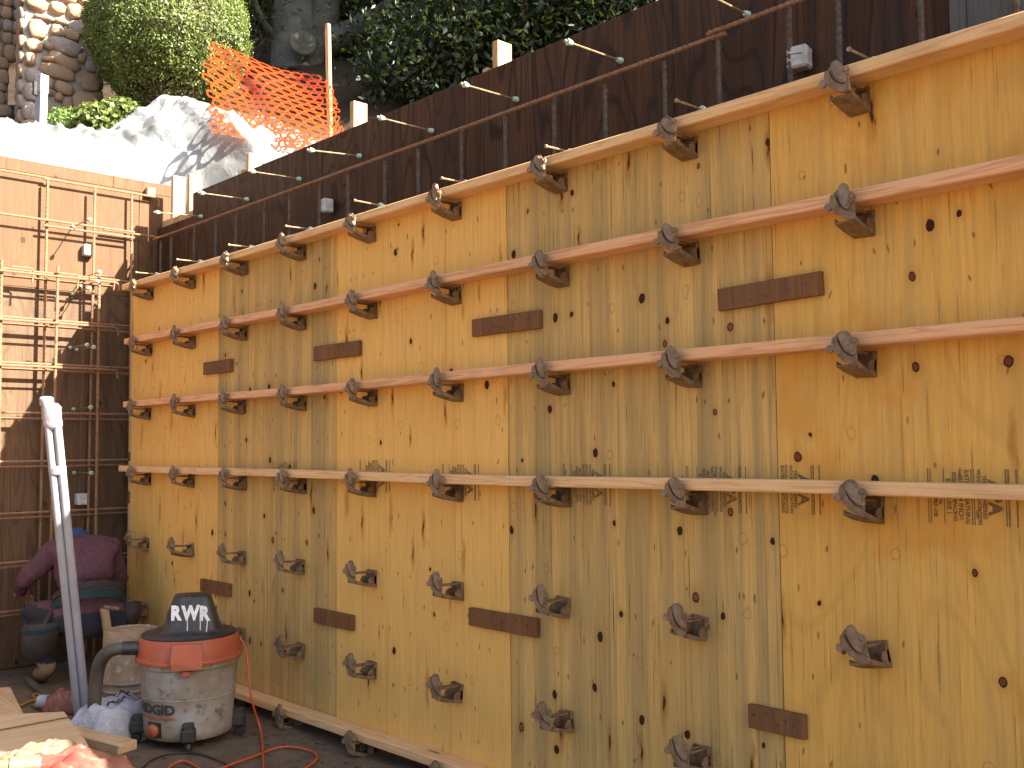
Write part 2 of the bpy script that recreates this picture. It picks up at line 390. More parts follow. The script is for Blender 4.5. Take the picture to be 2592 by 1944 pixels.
# ---- form clamp prototype (origin: wall plane, underside of waler)
def arc(cx, cz, r, a0, a1, n): return [(cx+r*math.cos(math.radians(a0+(a1-a0)*i/n)), cz+r*math.sin(math.radians(a0+(a1-a0)*i/n))) for i in range(n+1)]
def chaikin(P, n=2):
    for _ in range(n):
        Q = []
        for i in range(len(P)):
            a, b = P[i], P[(i+1) % len(P)]; Q += [(a[0]*.75+b[0]*.25, a[1]*.75+b[1]*.25), (a[0]*.25+b[0]*.75, a[1]*.25+b[1]*.75)]
        P = Q
    return P
def build_clamp():
    root = thing('form_clamp', 'x', 'clamp')
    W = .032
    mb = MB().box((-W, -.004, -.076), (W, -.0005, -.001))
    mb.box((-W, -.016, -.076), (-W+.004, -.004, -.002)); mb.box((W-.004, -.016, -.076), (W, -.004, -.002))
    # rounded inner gussets at the foot
    for sx in (-W, W-.003):
        mb.prism([(-.004, -.074)]+[(-.004-a, -.074+b) for a, b in ((.046, .024), (.044, .034), (.036, .042), (.026, .046), (.012, .046), (0, .050))], sx, sx+.003, lambda a, b, d: (d, a, b))
    mb.build('back_plate', MAT['clamp'], root)
    mb = MB()
    mb.prism([(-.002, -.078), (-.060, -.068), (-.116, -.052), (-.116, -.046), (-.060, -.061), (-.004, -.071)], -W, W, lambda a, b, d: (d, a, b))
    for sx in (-W-.001, W-.003):
        mb.prism([(-.004, -.0775), (-.060, -.0675), (-.116, -.0515), (-.116, -.036), (-.060, -.053), (-.004, -.062)], sx, sx+.004, lambda a, b, d: (d, a, b))
    mb.build('strut_plate', MAT['clamp'], root)
    for sx in (-.012, .012):
        MB().tube([(sx, -.004, -.010), (sx, -.118, -.006)], .0042, 6).build('tie_end', MAT['clamp'], root)
    # face plate and eccentric
    T = Matrix.Translation((-.003, -.116, .002)) @ Matrix.Rotation(math.radians(-6), 4, 'X') @ Matrix.Diagonal((.92, 1, .90, 1))
    fn = lambda a, b, d: tuple(T @ Vector((a, d, b)))
    outer = [(-.039, .034), (-.043, .016), (-.040, .002), (-.032, -.0105), (-.019, -.030), (.003, -.0465), (.020, -.054), (.042, -.057)]
    inner = [(.040, -.036), (.0145, -.0268), (-.0075, -.0095), (-.0205, .014), (-.026, .032)]
    top = [(-.032, .0455), (-.019, .053), (-.006, .055), (.006, .049), (.014, .038), (.016, .030), (.034, .026), (.040, .012), (.034, -.004), (.040, -.030)]
    MB().prism(chaikin(outer[::-1]+top), -.004, 0, fn).build('face_plate', MAT['clamp'], root)
    MB().prism(outer+inner, -.013, -.0042, fn).build('cam_track', MAT['clamp'], root)
    cam_o = [(-.0225, .037), (-.019, .046), (-.012, .051), (-.004, .051), (.005, .044), (.013, .034), (.022, .030), (.033, .031), (.042, .026), (.046, .017), (.043, .006), (.035, -.002), (.038, -.026), (.016, -.020), (-.0015, -.0045), (-.014, .016), (-.020, .026)]
    cam_o = chaikin(cam_o, 1)
    cb_ = MB().prism(cam_o, -.0135, -.0045, fn)
    cb_.prism([(p[0]*.82+.0015, p[1]*.82+.003) for p in cam_o], -.0165, -.0136, fn)
    c = cb_.build('cam', MAT['cam'], root)
    rv = MB(); rv.lathe([(.0085, 0), (.0085, .004), (.0055, .0065), (.0005, .007)], 10)
    rv.v = [fn(p[0]+.0325, p[1]+.017, -.0155-p[2]) for p in rv.v]; rv.build('pivot_rivet', MAT['clamp'], c)
    hd = MB(); hd.prism(arc(-.048, -.004, .0135, 0, 360, 12)[:-1], -.012, -.004, fn)
    hd.prism([(-.044, -.014), (-.030, -.010), (-.030, .006), (-.046, .007)], -.011, -.005, fn)
    hd.build('handle', MAT['cam'], root)
    return root
proto = build_clamp()
XC = [.292+.612*i for i in range(11)]
clamp_rows = [(ROWS[0], 'under the topmost waler', 'clamps carrying the topmost waler', range(11)),
              (ROWS[1], 'under the second highest waler', 'clamps carrying the second waler', range(11)),
              (ROWS[2], 'under the third highest waler', 'clamps carrying the third waler', range(11)),
              (ROWS[3], 'under the waist-high waler', 'clamps carrying the waist-high waler', range(11)),
              (.818, 'in the upper row without a waler', 'bare clamps in the upper open row', range(11)),
              (.402, 'in the lower row without a waler', 'bare clamps in the lower open row', range(11)),
              (.057, 'on the bottom waler', 'clamps on the bottom waler', range(11))]
first = True
for ri, (z, where, grp, cols) in enumerate(clamp_rows):
    for ci in cols:
        r = random.Random(ri*50+ci)
        o = proto if first else copy_tree(proto); first = False
        sc = 1.0
        o.location = (XC[ci]+r.uniform(-.008, .008), -.0005, z-.001+r.uniform(-.003, .0)-(.004 if ri < 4 else 0))
        tilt = r.uniform(-3.5, 3.5) if ri < 4 else r.uniform(-12, 10)
        o.rotation_euler = (0, math.radians(tilt), 0)
        if ri == 6: o.rotation_euler = (0, math.radians(r.uniform(-6, 6)), 0)
        o['label'] = f'{"rusty" if ri<4 else "dull"} form clamp {where}, {ordinal(ci)} from the corner'
        if ri == 6: o['label'] = f'rusty form clamp gripping the bottom waler, {ordinal(ci)} from the corner'
        o['group'] = grp
        for ch in o.children:
            if ch.name.startswith('cam') and not ch.name.startswith('cam_track'):
                # the eccentric is driven to a different angle on every clamp, about its rivet
                a = math.radians(r.uniform(-14, 26)); pv = Vector((.026, -.118, .022))
                ch.matrix_local = Matrix.Translation(pv) @ Matrix.Rotation(a, 4, 'Y') @ Matrix.Translation(-pv)

# ---- back form and return form
bf = thing('back_form', 'dark oiled plywood back form rising behind the front form, with upright studs', 'formwork', (0, 0, 0))
edges = [.245, .62, 1.84, 3.06, 4.28, 5.33]
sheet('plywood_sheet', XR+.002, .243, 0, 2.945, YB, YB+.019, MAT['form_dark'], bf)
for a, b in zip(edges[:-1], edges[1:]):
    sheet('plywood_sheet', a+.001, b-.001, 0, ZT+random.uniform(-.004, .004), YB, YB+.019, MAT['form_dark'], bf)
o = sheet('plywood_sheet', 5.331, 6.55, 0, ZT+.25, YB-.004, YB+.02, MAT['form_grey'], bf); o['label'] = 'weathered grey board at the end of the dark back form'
for xe, top in ((3.27, 3.245), (2.115, 3.26), (.97, 3.225), (-.10, 3.300), (.155, 3.262), (1.52, 3.06), (2.70, 3.05), (3.9, 3.06), (4.55, 3.07), (5.2, 3.08)):
    MB().box((xe-.038, YB+.021, 1.6), (xe, YB+.110, top), ch=.002).build('stud', MAT['fir_z'], bf)
for x in (3.20, 2.05, .90):
    MB().box((x-.038, YB+.021, 1.6), (x, YB+.110, ZT+.03), ch=.002).build('stud', MAT['fir_z'], bf)

MB().box((XR+.03, YB+.022, 2.90), (.236, YB+.125, 3.0), ch=.003).build('plate', MAT['fir_z'], bf)
rf = thing('return_form', 'worn brown plywood return form at the corner, half in sun', 'formwork', (XR, 0, 0))
rs = bpy.data.objects.new
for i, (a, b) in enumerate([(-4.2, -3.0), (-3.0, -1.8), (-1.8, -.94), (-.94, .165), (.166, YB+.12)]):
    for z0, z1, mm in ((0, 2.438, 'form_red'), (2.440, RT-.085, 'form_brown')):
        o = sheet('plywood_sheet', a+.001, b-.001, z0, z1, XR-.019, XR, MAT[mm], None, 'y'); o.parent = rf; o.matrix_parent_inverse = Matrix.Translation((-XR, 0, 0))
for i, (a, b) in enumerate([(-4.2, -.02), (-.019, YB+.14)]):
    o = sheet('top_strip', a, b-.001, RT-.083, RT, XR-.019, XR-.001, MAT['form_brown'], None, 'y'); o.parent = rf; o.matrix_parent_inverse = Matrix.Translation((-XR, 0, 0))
for y in (-3.4, -2.2, -1.03, -.83, .12):
    MB().box((-.11, y-.019, 1.5), (-.0205, y+.019, RT-.02+random.uniform(0, .03)), ch=.002).build('stud', MAT['fir_z'], rf)
MB().box((.001, .205, RT-.105), (.05, .262, RT-.05), ch=.002).build('wood_block', MAT['fir_z'], rf)
bmb = MB().box((-.35, 0, -.02), (.35, .04, .02), Matrix.Translation((-.20, -.83, RT+.02)) @ Matrix.Rotation(math.radians(35), 4, 'Y'), ch=.002)
bmb.build('brace', MAT['fir_z'], rf)

# ---- rebar
def rebar_mesh(L, r, n=7, pitch=.013):
    m = int(L/pitch); V = []; F = []
    for i in range(m+1):
        rr = r*(1.17 if i % 2 else .94); z = L*i/m
        for j in range(n):
            a = 2*math.pi*j/n; V.append((rr*math.cos(a), rr*math.sin(a), z+.003*math.sin(a*2)))
    for i in range(m):
        for j in range(n):
            k = (j+1) % n; F.append((i*n+j, i*n+k, (i+1)*n+k, (i+1)*n+j))
    F += [tuple(range(n-1, -1, -1)), tuple(m*n+j for j in range(n))]
    return MB().add(V, F).mesh('rebar')
def bar(me, mat, parent, name, loc, rot=(0, 0, 0)):
    o = link(name, me, mat, parent, loc=loc); o.rotation_euler = rot; return o
cage = thing('rebar_cage', 'grid of steel reinforcing bars standing behind the front plywood form', 'rebar', (0, 0, 0))
YV = .232
vme = rebar_mesh(2.80, .0095); vme.materials.append(MAT['rebar'])
for x in [5.28, 5.00, 4.55, 4.29, 3.99, 3.71, 3.415, 3.105, 2.815, 2.52, 2.215, 1.91, 1.61, 1.30, 1.0, .70, .40, .10, -.12]:
    o = bar(vme, None, cage, 'vertical_bar', (x, YV, .03+random.uniform(-.02, .03)), (random.uniform(-.004, .004), random.uniform(-.006, .006), random.random()*6))
o = bar(vme, None, cage, 'vertical_bar', (4.82, YV+.002, .25)); o = bar(vme, None, cage, 'vertical_bar', (5.60, .055, .40), (0, .004, 0))
hp = [hit(340, 515, 1, YV-.019), hit(1000, 275, 1, YV-.019), hit(1700, 25, 1, YV-.019)]
hz = float(np.mean([p[2] for p in hp]))
hme = rebar_mesh(4.75, .008); hme.materials.append(MAT['rust'])
bar(hme, None, cage, 'horizontal_bar', (-.17, YV-.019, hz), (0, math.pi/2, 0))
hme2 = rebar_mesh(2.6, .008); hme2.materials.append(MAT['rust'])
bar(hme2, None, cage, 'horizontal_bar', (4.5, YV-.020, hz+.020), (0, math.pi/2, 0))
for z in (.3, .7, 1.1, 1.5, 1.9, 2.3):
    bar(hme, None, cage, 'horizontal_bar', (-.17, YV-.019, z), (0, math.pi/2, 0))
def spacer(parent, loc, rz=0):
    o = MB().box((-.036, -.03, -.038), (.036, .03, .038), ch=.007).build('concrete_spacer', MAT['concrete'], parent, loc=loc); o.rotation_euler = (0, 0, rz)
    MB().tube([(-.0375, 0, .008), (-.02, -.0315, .01), (.02, -.0315, .006), (.0375, 0, .008)], .0012, 4).build('tie_wire', MAT['rebar'], o)
spacer(cage, (4.84, YV+.028, 2.68), .2); spacer(cage, (1.935, YV+.030, 2.70), -.1)

rc = thing('rebar_cage', 'two-layer rebar grid with hooked bars in front of the return form', 'rebar', (XR, 0, 0))
XA, XB = .066, .165
R2 = lambda p: Vector((p[0]-XR, p[1], p[2]))
tops = [hit(100.8, 387.7, 0, XR+XA), hit(200.6, 408, 0, XR+XA), hit(290, 418, 0, XR+XA)]
A_y = [float(p[1]) for p in tops]; A_z = float(np.mean([p[2] for p in tops]))
ame = rebar_mesh(A_z-.04, .0085); ame.materials.append(MAT['rust'])
for y in A_y+[A_y[0]-.31, A_y[0]-.62, A_y[0]-.93]:
    bar(ame, None, rc, 'vertical_bar', (XA, y, .04), (random.uniform(-.008, .008), random.uniform(-.004, .004), random.random()*6))
zl = lambda x, y, off: float(hit(x/K, y/K, 0, XR+off)[2])
ahl = [zl(200, 465, XA-.016), zl(200, 571, XA-.016), zl(200, 581, XA-.016)]
def hbar(z, x, y0, y1, r=.0075, hook=0):
    pts = [(x, y0, z), (x, y1, z)]
    if hook:
        pts = [(x, y0, z)]+[(x, y1-.03, z), (x, y1-.012, z-.004), (x, y1, z-.016), (x, y1, z-.016-hook)]
    m = MB().tube(pts, r, 7)
    return m.build('horizontal_bar', MAT['rust'], rc, smooth=True)
hbar(ahl[0]+.004, XA-.02, -1.9, A_y[0]+.02); hbar(ahl[0]-.004, XA-.017, A_y[0]-.01, .285, hook=.05)
hbar(ahl[1], XA+.018, -1.9, .10); hbar(ahl[2]-.012, XA+.018, A_y[0]-.02, .10)
hbar(ahl[1]-.004, XA-.017, -.1, .27)
s2 = .4822
Zp = lambda x, y: (x*s2/K, (600+y*s2)/K)
bz = [float(hit(*Zp(0, y), 0, XR+XB)[2]) for y in (160, 415, 655, 920, 1180, 1455)]
by = [float(hit(*Zp(x, y), 0, XR+XB)[1]) for x, y in ((20, 145), (290, 160), (525, 185))]
bme = rebar_mesh(bz[0]+.05-.03, .009); bme.materials.append(MAT['rust'])
for y in by+[by[0]-.30, by[0]-.6, by[0]-.9]:
    bar(bme, None, rc, 'vertical_bar', (XB, y, .03), (random.uniform(-.006, .006), random.uniform(-.003, .003), random.random()*6))
for i, z in enumerate(bz+[.68, .38]):
    hbar(z, XB-.018, -1.9, .20 if i else .10, hook=.05 if i == 0 else 0)
    hbar(z-.035, XA+.018, -1.9, .25)
    if i < 3: hbar(z-.020, XB+.018, by[0]-.2, by[2]+.12, hook=.04)
for (yy, z) in ((by[0]+.16, bz[0]), (by[1]+.13, bz[0]-.01), (by[2]+.08, bz[0])):
    MB().tube([(XB+.02, yy-.12, z+.012), (XB+.02, yy, z+.012), (XB+.018, yy+.012, z), (XB+.015, yy+.006, z-.08)], .006, 6).build('hooked_bar', MAT['rust'], rc, smooth=True)
spacer(rc, (XA-.034, A_y[1]-.01, zl(226, 634, XA-.03)), math.pi/2)
spacer(rc, (XA-.034, A_y[1]-.03, zl(195, 1264, XA-.03)), math.pi/2)

# ---- snap ties
def tie_mesh(y0, y1, cones, head, rod=True):
    mb = MB().tube([(0, y0, 0), (0, y1, 0)], .0036, 6)
    return mb
def cone_mb(y, dirn):
    mb = MB(); P = [(.0085, 0), (.0125, .014), (.0135, .024), (.012, .0265), (.0, .0266)]
    mb.lathe(P, 10, cap0=True)
    mb.v = [(p[0], y+dirn*p[2], p[1]) for p in mb.v]; return mb
def head_mb(y):
    mb = MB(); mb.lathe([(.0, 0), (.0068, .0005), (.0072, .006), (.004, .0065), (.004, .012)], 8)
    mb.v = [(p[0], y+p[2], p[1]) for p in mb.v]; return mb
def make_tie(label, loc, y_head, y_front, y_back, grp, lean=0.0, rz=0.0):
    t = thing('snap_tie', label, 'form tie', loc, rz, grp)
    t.rotation_euler = (lean, 0, rz)
    MB().tube([(0, y_head+.004, 0), (0, y_back, 0)], .0038, 6).build('rod', MAT['tie'], t)
    head_mb(y_head).build('head', MAT['tie'], t)
    cone_mb(y_front, -1).build('cone', MAT['cone'], t, smooth=True)
    cone_mb(y_back-.027, 1).build('cone', MAT['cone'], t, smooth=True)
    return t
ups = [(433, 467), (532, 430), (645, 386), (775, 336), (930, 282), (1113, 214), (1338, 130), (1612, 30)]
fr = [(340, 457), (433, 416), (548, 367), (690, 315), (810, 258), (993, 185), (1217, 93), None]
for i, p in enumerate(ups):
    b = hit(*p, 1, YB-.015); 
    ln = 0.0
    if fr[i] is not None:
        q = hit(*fr[i], 1, -.02); ln = -math.atan2(b[2]-q[2], .27)*0+math.atan2(float(b[2]-q[2]), .285)
    make_tie(f'thin steel tie with pale cones jutting from the dark back form, {ordinal(i)} from the corner', (b[0], YB, b[2]), -.335, -.292, -.001, 'ties along the upper edge of the back form', ln*.9)
for i in range(9):
    x = XC[i]+.035
    make_tie(f'steel tie crossing just above the topmost waler, {ordinal(i)} from the corner', (x, YB, 2.508+random.uniform(-.004, .006)), -.30-.125+random.uniform(-.01, .01), -.262, -.001, 'ties above the topmost waler', random.uniform(-.01, .03))
# ties of the return form point along +x
zz = .4068
rt = []
for (cx, cy) in ((450, 1412),): rt.append(hit(cx*zz/K, cy*zz/K, 0, XR))
for (cx, cy, off) in ((508, 188, .26), (480, 240, .20), (383, 297, 0.02), (478, 577, .26), (462, 897, .26), (465, 1240, .26), (372, 580, 0.02), (440, 1590, .26)):
    rt.append(hit(*Zp(cx, cy), 0, XR+off))
for i, p in enumerate(sorted(rt, key=lambda q: -q[2])):
    o = make_tie(f'steel tie with green cones standing out from the brown return form, {ordinal(i)} from the top', (XR, p[1], p[2]), -.32, -.285, -.001, 'ties of the return form', random.uniform(-.02, .02), math.pi/2)

# ================================================================== PRINTING ON THE PLYWOOD
def text_geo(txt, size, bold=0.0, align='CENTER', res=2):
    cu = bpy.data.curves.new('lettering', 'FONT'); cu.body = txt; cu.size = size; cu.align_x = align; cu.align_y = 'CENTER'
    cu.offset = bold; cu.resolution_u = res
    ob = bpy.data.objects.new('lettering', cu); COL.objects.link(ob)
    dg = bpy.context.evaluated_depsgraph_get(); me = bpy.data.meshes.new_from_object(ob.evaluated_get(dg))
    V = [tuple(v.co) for v in me.vertices]; F = [tuple(p.vertices) for p in me.polygons]
    bpy.data.objects.remove(ob); bpy.data.curves.remove(cu); bpy.data.meshes.remove(me)
    return V, F
def stamp_mesh(cut=False):
    mb = MB()
    def line(txt, off, size, bold=.0006, shift=0.0):
        V, F = text_geo(txt, size, bold); mb.add([(off+p[1], 0, -p[0]+shift) for p in V], F)
    def rule(off, w, a=-.075, b=.075): mb.add([(off-w/2, 0, a), (off+w/2, 0, a), (off+w/2, 0, b), (off-w/2, 0, b)], [(0, 1, 2, 3)])
    rule(0, .004); rule(-.020, .004); rule(-.027, .003)
    line('APA', -.056, .050, .002); line('THE ENGINEERED', -.082, .0145); line('WOOD ASSOCIATION', -.096, .0145)
    rule(-.109, .0025); rule(-.115, .0025)
    if cut:
        line('RATED SHEATHING', -.126, .0165); return mb.mesh('stamp')
    line('RATED SHEATHING', -.128, .0165); line('48/24  3/4 INCH', -.145, .018); line('SIZED FOR SPACING', -.161, .0145); line('EXPOSURE 1', -.177, .0175)
    rule(-.189, .0022); line('000   96', -.200, .014); line('PRP-108', -.214, .0155, shift=-.03); rule(-.226, .0025); rule(-.233, .0025)
    return mb.mesh('stamp')
sme = stamp_mesh(); sme.materials.append(MAT['ink']); smc = stamp_mesh(True); smc.materials.append(MAT['ink'])
for si, px in ((4, 2198), (4, 1772), (3, 1612), (3, 1318), (2, 1035), (2, 842), (1, 640)):
    x = hit(px, 1090, 1, 0)[0]
    if px == 1772: x = max(x, 4*SHW+.135)
    o = bpy.data.objects.new('stamp', smc if px == 1772 else sme); COL.objects.link(o); o.parent = sheets[si]
    o.location = (x-sheets[si].location.x, -.0012, 1.236-.028+random.uniform(-.01, .01)); o['kind'] = 'stuff'

# ================================================================== SHOP VACUUM
MAT['drum'] = mottled('dirty_grey_plastic', (.36, .335, .305), (.235, .175, .11), 5, .6, 0, .1, (.15, .10, .055), thr=(.34, .60))
MAT['orange_pl'] = mottled('faded_orange_plastic', (.42, .085, .032), (.34, .08, .035), 9, .5, 0, .05, (.34, .12, .06))
MAT['black_pl'] = mottled('dusty_black_plastic', (.016, .015, .015), (.038, .032, .026), 6, .5, 0, .05, (.06, .048, .036))
MAT['white_paint'] = mottled('white_stencil_paint', (.75, .75, .73), (.60, .59, .57), 30, .6, 0, 0)
MAT['black_ink'] = mottled('dark_print', (.035, .034, .033), (.06, .055, .05), 30, .6, 0, 0)
MAT['orange_cord'] = mottled('orange_cord_rubber', (.60, .095, .025), (.50, .085, .025), 12, .5, 0, 0)
VC = (1.975, -.525)
vac = thing('shop_vacuum', 'dirty grey and orange shop vacuum with black motor hood, stencilled in white', 'vacuum', (VC[0], VC[1], 0), math.radians(62)); vac.scale = (1.0, 1.0, .945)
LZ = .036   # lid height offset
dp = [(.0, .042), (.192, .042), (.200, .050), (.204, .085), (.203, .088), (.213, .235), (.2155, .237), (.2155, .242), (.214, .244), (.223, .345+LZ), (.233, .350+LZ), (.236, .372+LZ), (.0, .373+LZ)]
drum = MB().lathe(dp, 56).build('drum', MAT['drum'], vac, smooth=True)
MB().lathe([(.225, .374), (.244, .374), (.247, .384), (.243, .394), (.234, .398), (.229, .478), (.222, .488), (.205, .490)], 56).build('lid', MAT['orange_pl'], vac, smooth=True).location.z = LZ
MB().lathe([(.218, .4885), (.219, .496), (.214, .500), (.175, .510), (.0, .512)], 48).build('hood_flange', MAT['black_pl'], vac, smooth=True).location.z = LZ
def hood():
    mb = MB(); lv = [(.170, .146, .507), (.152, .130, .516), (.146, .124, .526), (.097, .086, .672), (.093, .082, .680), (.084, .074, .684)]; n = 40; V = []; F = []
    for a, b, z in lv:
        for j in range(n):
            t = 2*math.pi*j/n; c, s_ = math.cos(t), math.sin(t); e = .36
            V.append((.012+a*math.copysign(abs(c)**e, c), b*math.copysign(abs(s_)**e, s_), z))
    for i in range(len(lv)-1):
        for j in range(n): k = (j+1) % n; F.append((i*n+j, i*n+k, (i+1)*n+k, (i+1)*n+j))
    F.append(tuple((len(lv)-1)*n+j for j in range(n)))
    return mb.add(V, F)
hd = hood().build('motor_hood', MAT['black_pl'], vac, smooth=True); hd.location.z = LZ; hd.scale = (.90, .92, 1)
for i in range(9):
    MB().box((-.03+i*.0125, -.055, .6835), (-.0235+i*.0125, .05, .6850)).build('vent_slot', MAT['black_ink'], hd)
for i in range(9):
    MB().box((-.0225+i*.0125, -.06, .6830), (-.0185+i*.0125, .055, .689), ch=.001).build('vent_rib', MAT['black_pl'], hd)
def hood_front(z): return -(.124+(.086-.124)*(z-.526)/(.672-.526))
for i, ch in enumerate('RWR'):
    V, F = text_geo(ch, .092, .005); cx = (-.066, .008, .076)[i]; cz = (.606, .603, .598)[i]
    mb = MB().add([(cx+p[0]*.86, hood_front(cz+p[1])-.0025, cz+p[1]) for p in V], F)
    if i:   # runs of paint
        for (dx, l) in (((-.016, .05),), ((-.02, .045), (.018, .055)))[i-1]:
            mb.tube([(cx+dx, hood_front(cz-.02)-.003, cz-.02), (cx+dx*.9, hood_front(cz-.03-l*.4)-.003, cz-.03-l*.4), (cx+dx*.8-.002, hood_front(cz-.03-l)-.0035, cz-.03-l)], [.003, .0026, .0032], 5)
    tag(mb.build('stencil_letter', MAT['white_paint'], hd), kind='stuff')
# stencil bridges break the letters
# latch / handle block on the lid front
lt = MB(); lt.prism([(-.064, .482), (.064, .482), (.072, .400), (.064, .362), (-.064, .362), (-.072, .400)], -.254, -.225, lambda a, b, d: (a, d-(.012 if b < .41 else 0), b))
lo = lt.build('latch_block', MAT['orange_pl'], vac); lo.location.z = LZ
MB().box((-.042, -.2575, .438), (.042, -.2535, .460), ch=.0015).build('grip_recess_shade', MAT['rust'], lo)  # dark raised box paints in the shade of a grip recess
MB().box((-.024, -.252, .327), (.016, -.232, .353), ch=.004).build('latch_tongue', MAT['orange_pl'], lo)
def rad(z): return .204+(.223-.204)*(z-.085)/(.345-.085)
def wrapz(V, a0, z0, out=.0022): return [((rad(z0+p[1])+out)*math.sin(a0+p[0]/.214), -(rad(z0+p[1])+out)*math.cos(a0+p[0]/.214), z0+p[1]) for p in V]
V, F = text_geo('RIDGID', .064, .003, 'LEFT', 3)
wmax = max(p[0] for p in V); V = [(p[0]*(math.radians(62)*.214)/wmax, p[1], 0) for p in V]
tag(MB().add(wrapz(V, math.radians(-76), .196), F).build('lettering', MAT['black_ink'], drum), kind='stuff')
def arc_patch(a0, a1, z0, z1, out, n=14):
    mb = MB(); V = []
    for i in range(n+1):
        a = math.radians(a0+(a1-a0)*i/n)
        for z in (z0, z1): V.append(((rad(z)+out)*math.sin(a), -(rad(z)+out)*math.cos(a), z))
    return mb.add(V, [(2*i, 2*i+2, 2*i+3, 2*i+1) for i in range(n)])
arc_patch(-72, -15, .152, .160, .002).build('orange_stripe', MAT['orange_pl'], drum)
arc_patch(-56, -33, .062, .135, .0022, 6).build('drain_recess', MAT['black_pl'], drum)
pl = MB().lathe([(.0, .0), (.030, .0), (.032, .012), (.026, .020), (.010, .024), (0, .024)], 14)
M_ = Matrix.Rotation(math.radians(-45), 4, 'Z') @ Matrix.Translation((0, -.205, .095)) @ Matrix.Rotation(math.radians(90), 4, 'X')
pl.v = [tuple(M_ @ Vector(p)) for p in pl.v]; pl.build('drain_plug', MAT['orange_pl'], drum, smooth=True)
for a in (2, 88, 180, 268):
    M_ = Matrix.Rotation(math.radians(a), 4, 'Z')
    mb = MB(); mb.box((-.034, -.262, .052), (.034, -.192, .112), M_, ch=.008); mb.box((-.026, -.255, .10), (.026, -.2, .138), M_, ch=.006)
    cs = mb.build('caster_housing', MAT['black_pl'], vac)
    mw = MB().lathe([(.0, -.011), (.022, -.011), (.026, -.006), (.026, .006), (.022, .011), (0, .011)], 16)
    M2 = M_ @ Matrix.Translation((.004, -.236, .0275)) @ Matrix.Rotation(math.radians(70), 4, 'Z') @ Matrix.Rotation(math.radians(90), 4, 'X')
    mw.v = [tuple(M2 @ Vector(p)) for p in mw.v]; mw.build('caster_wheel', MAT['black_pl'], cs, smooth=True)
def smooth_path(P, n=10):
    P = [Vector(p) for p in P]; Q = []
    for i in range(len(P)-1):
        a, b, c, d = P[max(i-1, 0)], P[i], P[i+1], P[min(i+2, len(P)-1)]
        for k in range(n):
            t = k/n; Q.append(.5*((2*b)+(-a+c)*t+(2*a-5*b+4*c-d)*t*t+(-a+3*b-3*c+d)*t**3))
    Q.append(P[-1]); return Q
MAT['hose'] = mottled('dusty_black_hose', (.055, .047, .038), (.10, .082, .06), 6, .7, 0, .1)
hp_ = smooth_path([(-.225, -.02, .47), (-.30, -.03, .475), (-.36, -.02, .46), (-.405, .02, .39), (-.425, .06, .24), (-.43, .09, .10), (-.41, .10, .045), (-.33, .14, .034), (-.2, .20, .032), (-.05, .25, .032), (.1, .27, .032)], 22)
rr = [.030*(1.07 if i % 2 else .95) for i in range(len(hp_))]
MB().tube(hp_, rr, 14).build('hose', MAT['hose'], vac, smooth='full')
hp2 = smooth_path([(-.30, .02, .034), (-.2, .02, .034), (0, .10, .09), (.1, .2, .035)], 26)
MB().tube([(-.215, -.02, .47), (-.30, -.03, .475)], .034, 16).build('hose_cuff', MAT['black_pl'], vac, smooth=True)

# ------------------------------------------------------------------ cords
def gp(x, y, z=.009):
    p = hit(x, y, 2, z); return (float(p[0]), float(p[1]), z+gz(float(p[0]), float(p[1])))
Rv = Matrix.Translation((VC[0], VC[1], 0)) @ Matrix.Rotation(math.radians(62), 4, 'Z')
p0 = Rv @ Vector((.232, -.03, .47)); p1 = Rv @ Vector((.262, -.05, .40)); p2 = Rv @ Vector((.285, -.10, .20)); 
path = [p0, p1, p2, Vector(gp(563, 1588))+Vector((0, 0, .02)), Vector(gp(569, 1640)), Vector(gp(575, 1665)), Vector(gp(640, 1668)), Vector(gp(683, 1636)), Vector(gp(670, 1618)), Vector(gp(610, 1612)), Vector(gp(545, 1632)), Vector(gp(500, 1650)), Vector(gp(450, 1668)), Vector(gp(420, 1652)), Vector(gp(395, 1645)), Vector(gp(370, 1655)), Vector(gp(345, 1680)), Vector(gp(310, 1690)), Vector(gp(270, 1640)), Vector(gp(235, 1632)), Vector(gp(205, 1640)), Vector(gp(150, 1690))]
tag(MB().tube(smooth_path(path, 9), .0052, 7).build('extension_cord', MAT['orange_cord'], smooth='full'), 'thin orange extension cord looping over the dirt below the vacuum', 'cord')
path = [gp(*q, .006) for q in ((300, 1672), (320, 1648), (360, 1632), (420, 1628), (470, 1640), (520, 1668))]
tag(MB().tube(smooth_path(path, 8), .004, 6).build('power_cord', MAT['black_pl'], smooth='full'), 'thin black power cord curving on the dirt in front of the vacuum', 'cord')

# ------------------------------------------------------------------ bucket behind the vacuum
MAT['bucket'] = mottled('muddy_tan_bucket', (.36, .25, .14), (.27, .18, .10), 9, .8, 0, .3, (.46, .42, .36))
bp = hit(272, 1512, 2, 0); bk = thing('mud_bucket', 'upturned muddy tan bucket standing behind the shop vacuum', 'bucket', (bp[0]-.06, bp[1]+.05, 0))
MB().lathe([(.168, .0), (.172, .012), (.168, .020), (.160, .022), (.165, .05), (.158, .07), (.160, .075), (.156, .08), (.150, .20), (.146, .36), (.142, .372), (.128, .376), (.12, .368), (0, .366)], 40).build('shell', MAT['bucket'], bk, smooth=True)
for z in (.052, .095):
    MB().lathe([(.160, z), (.172, z+.003), (.172, z+.008), (.158, z+.012)], 40).build('rim_ring', MAT['drum'], bk, smooth=True)

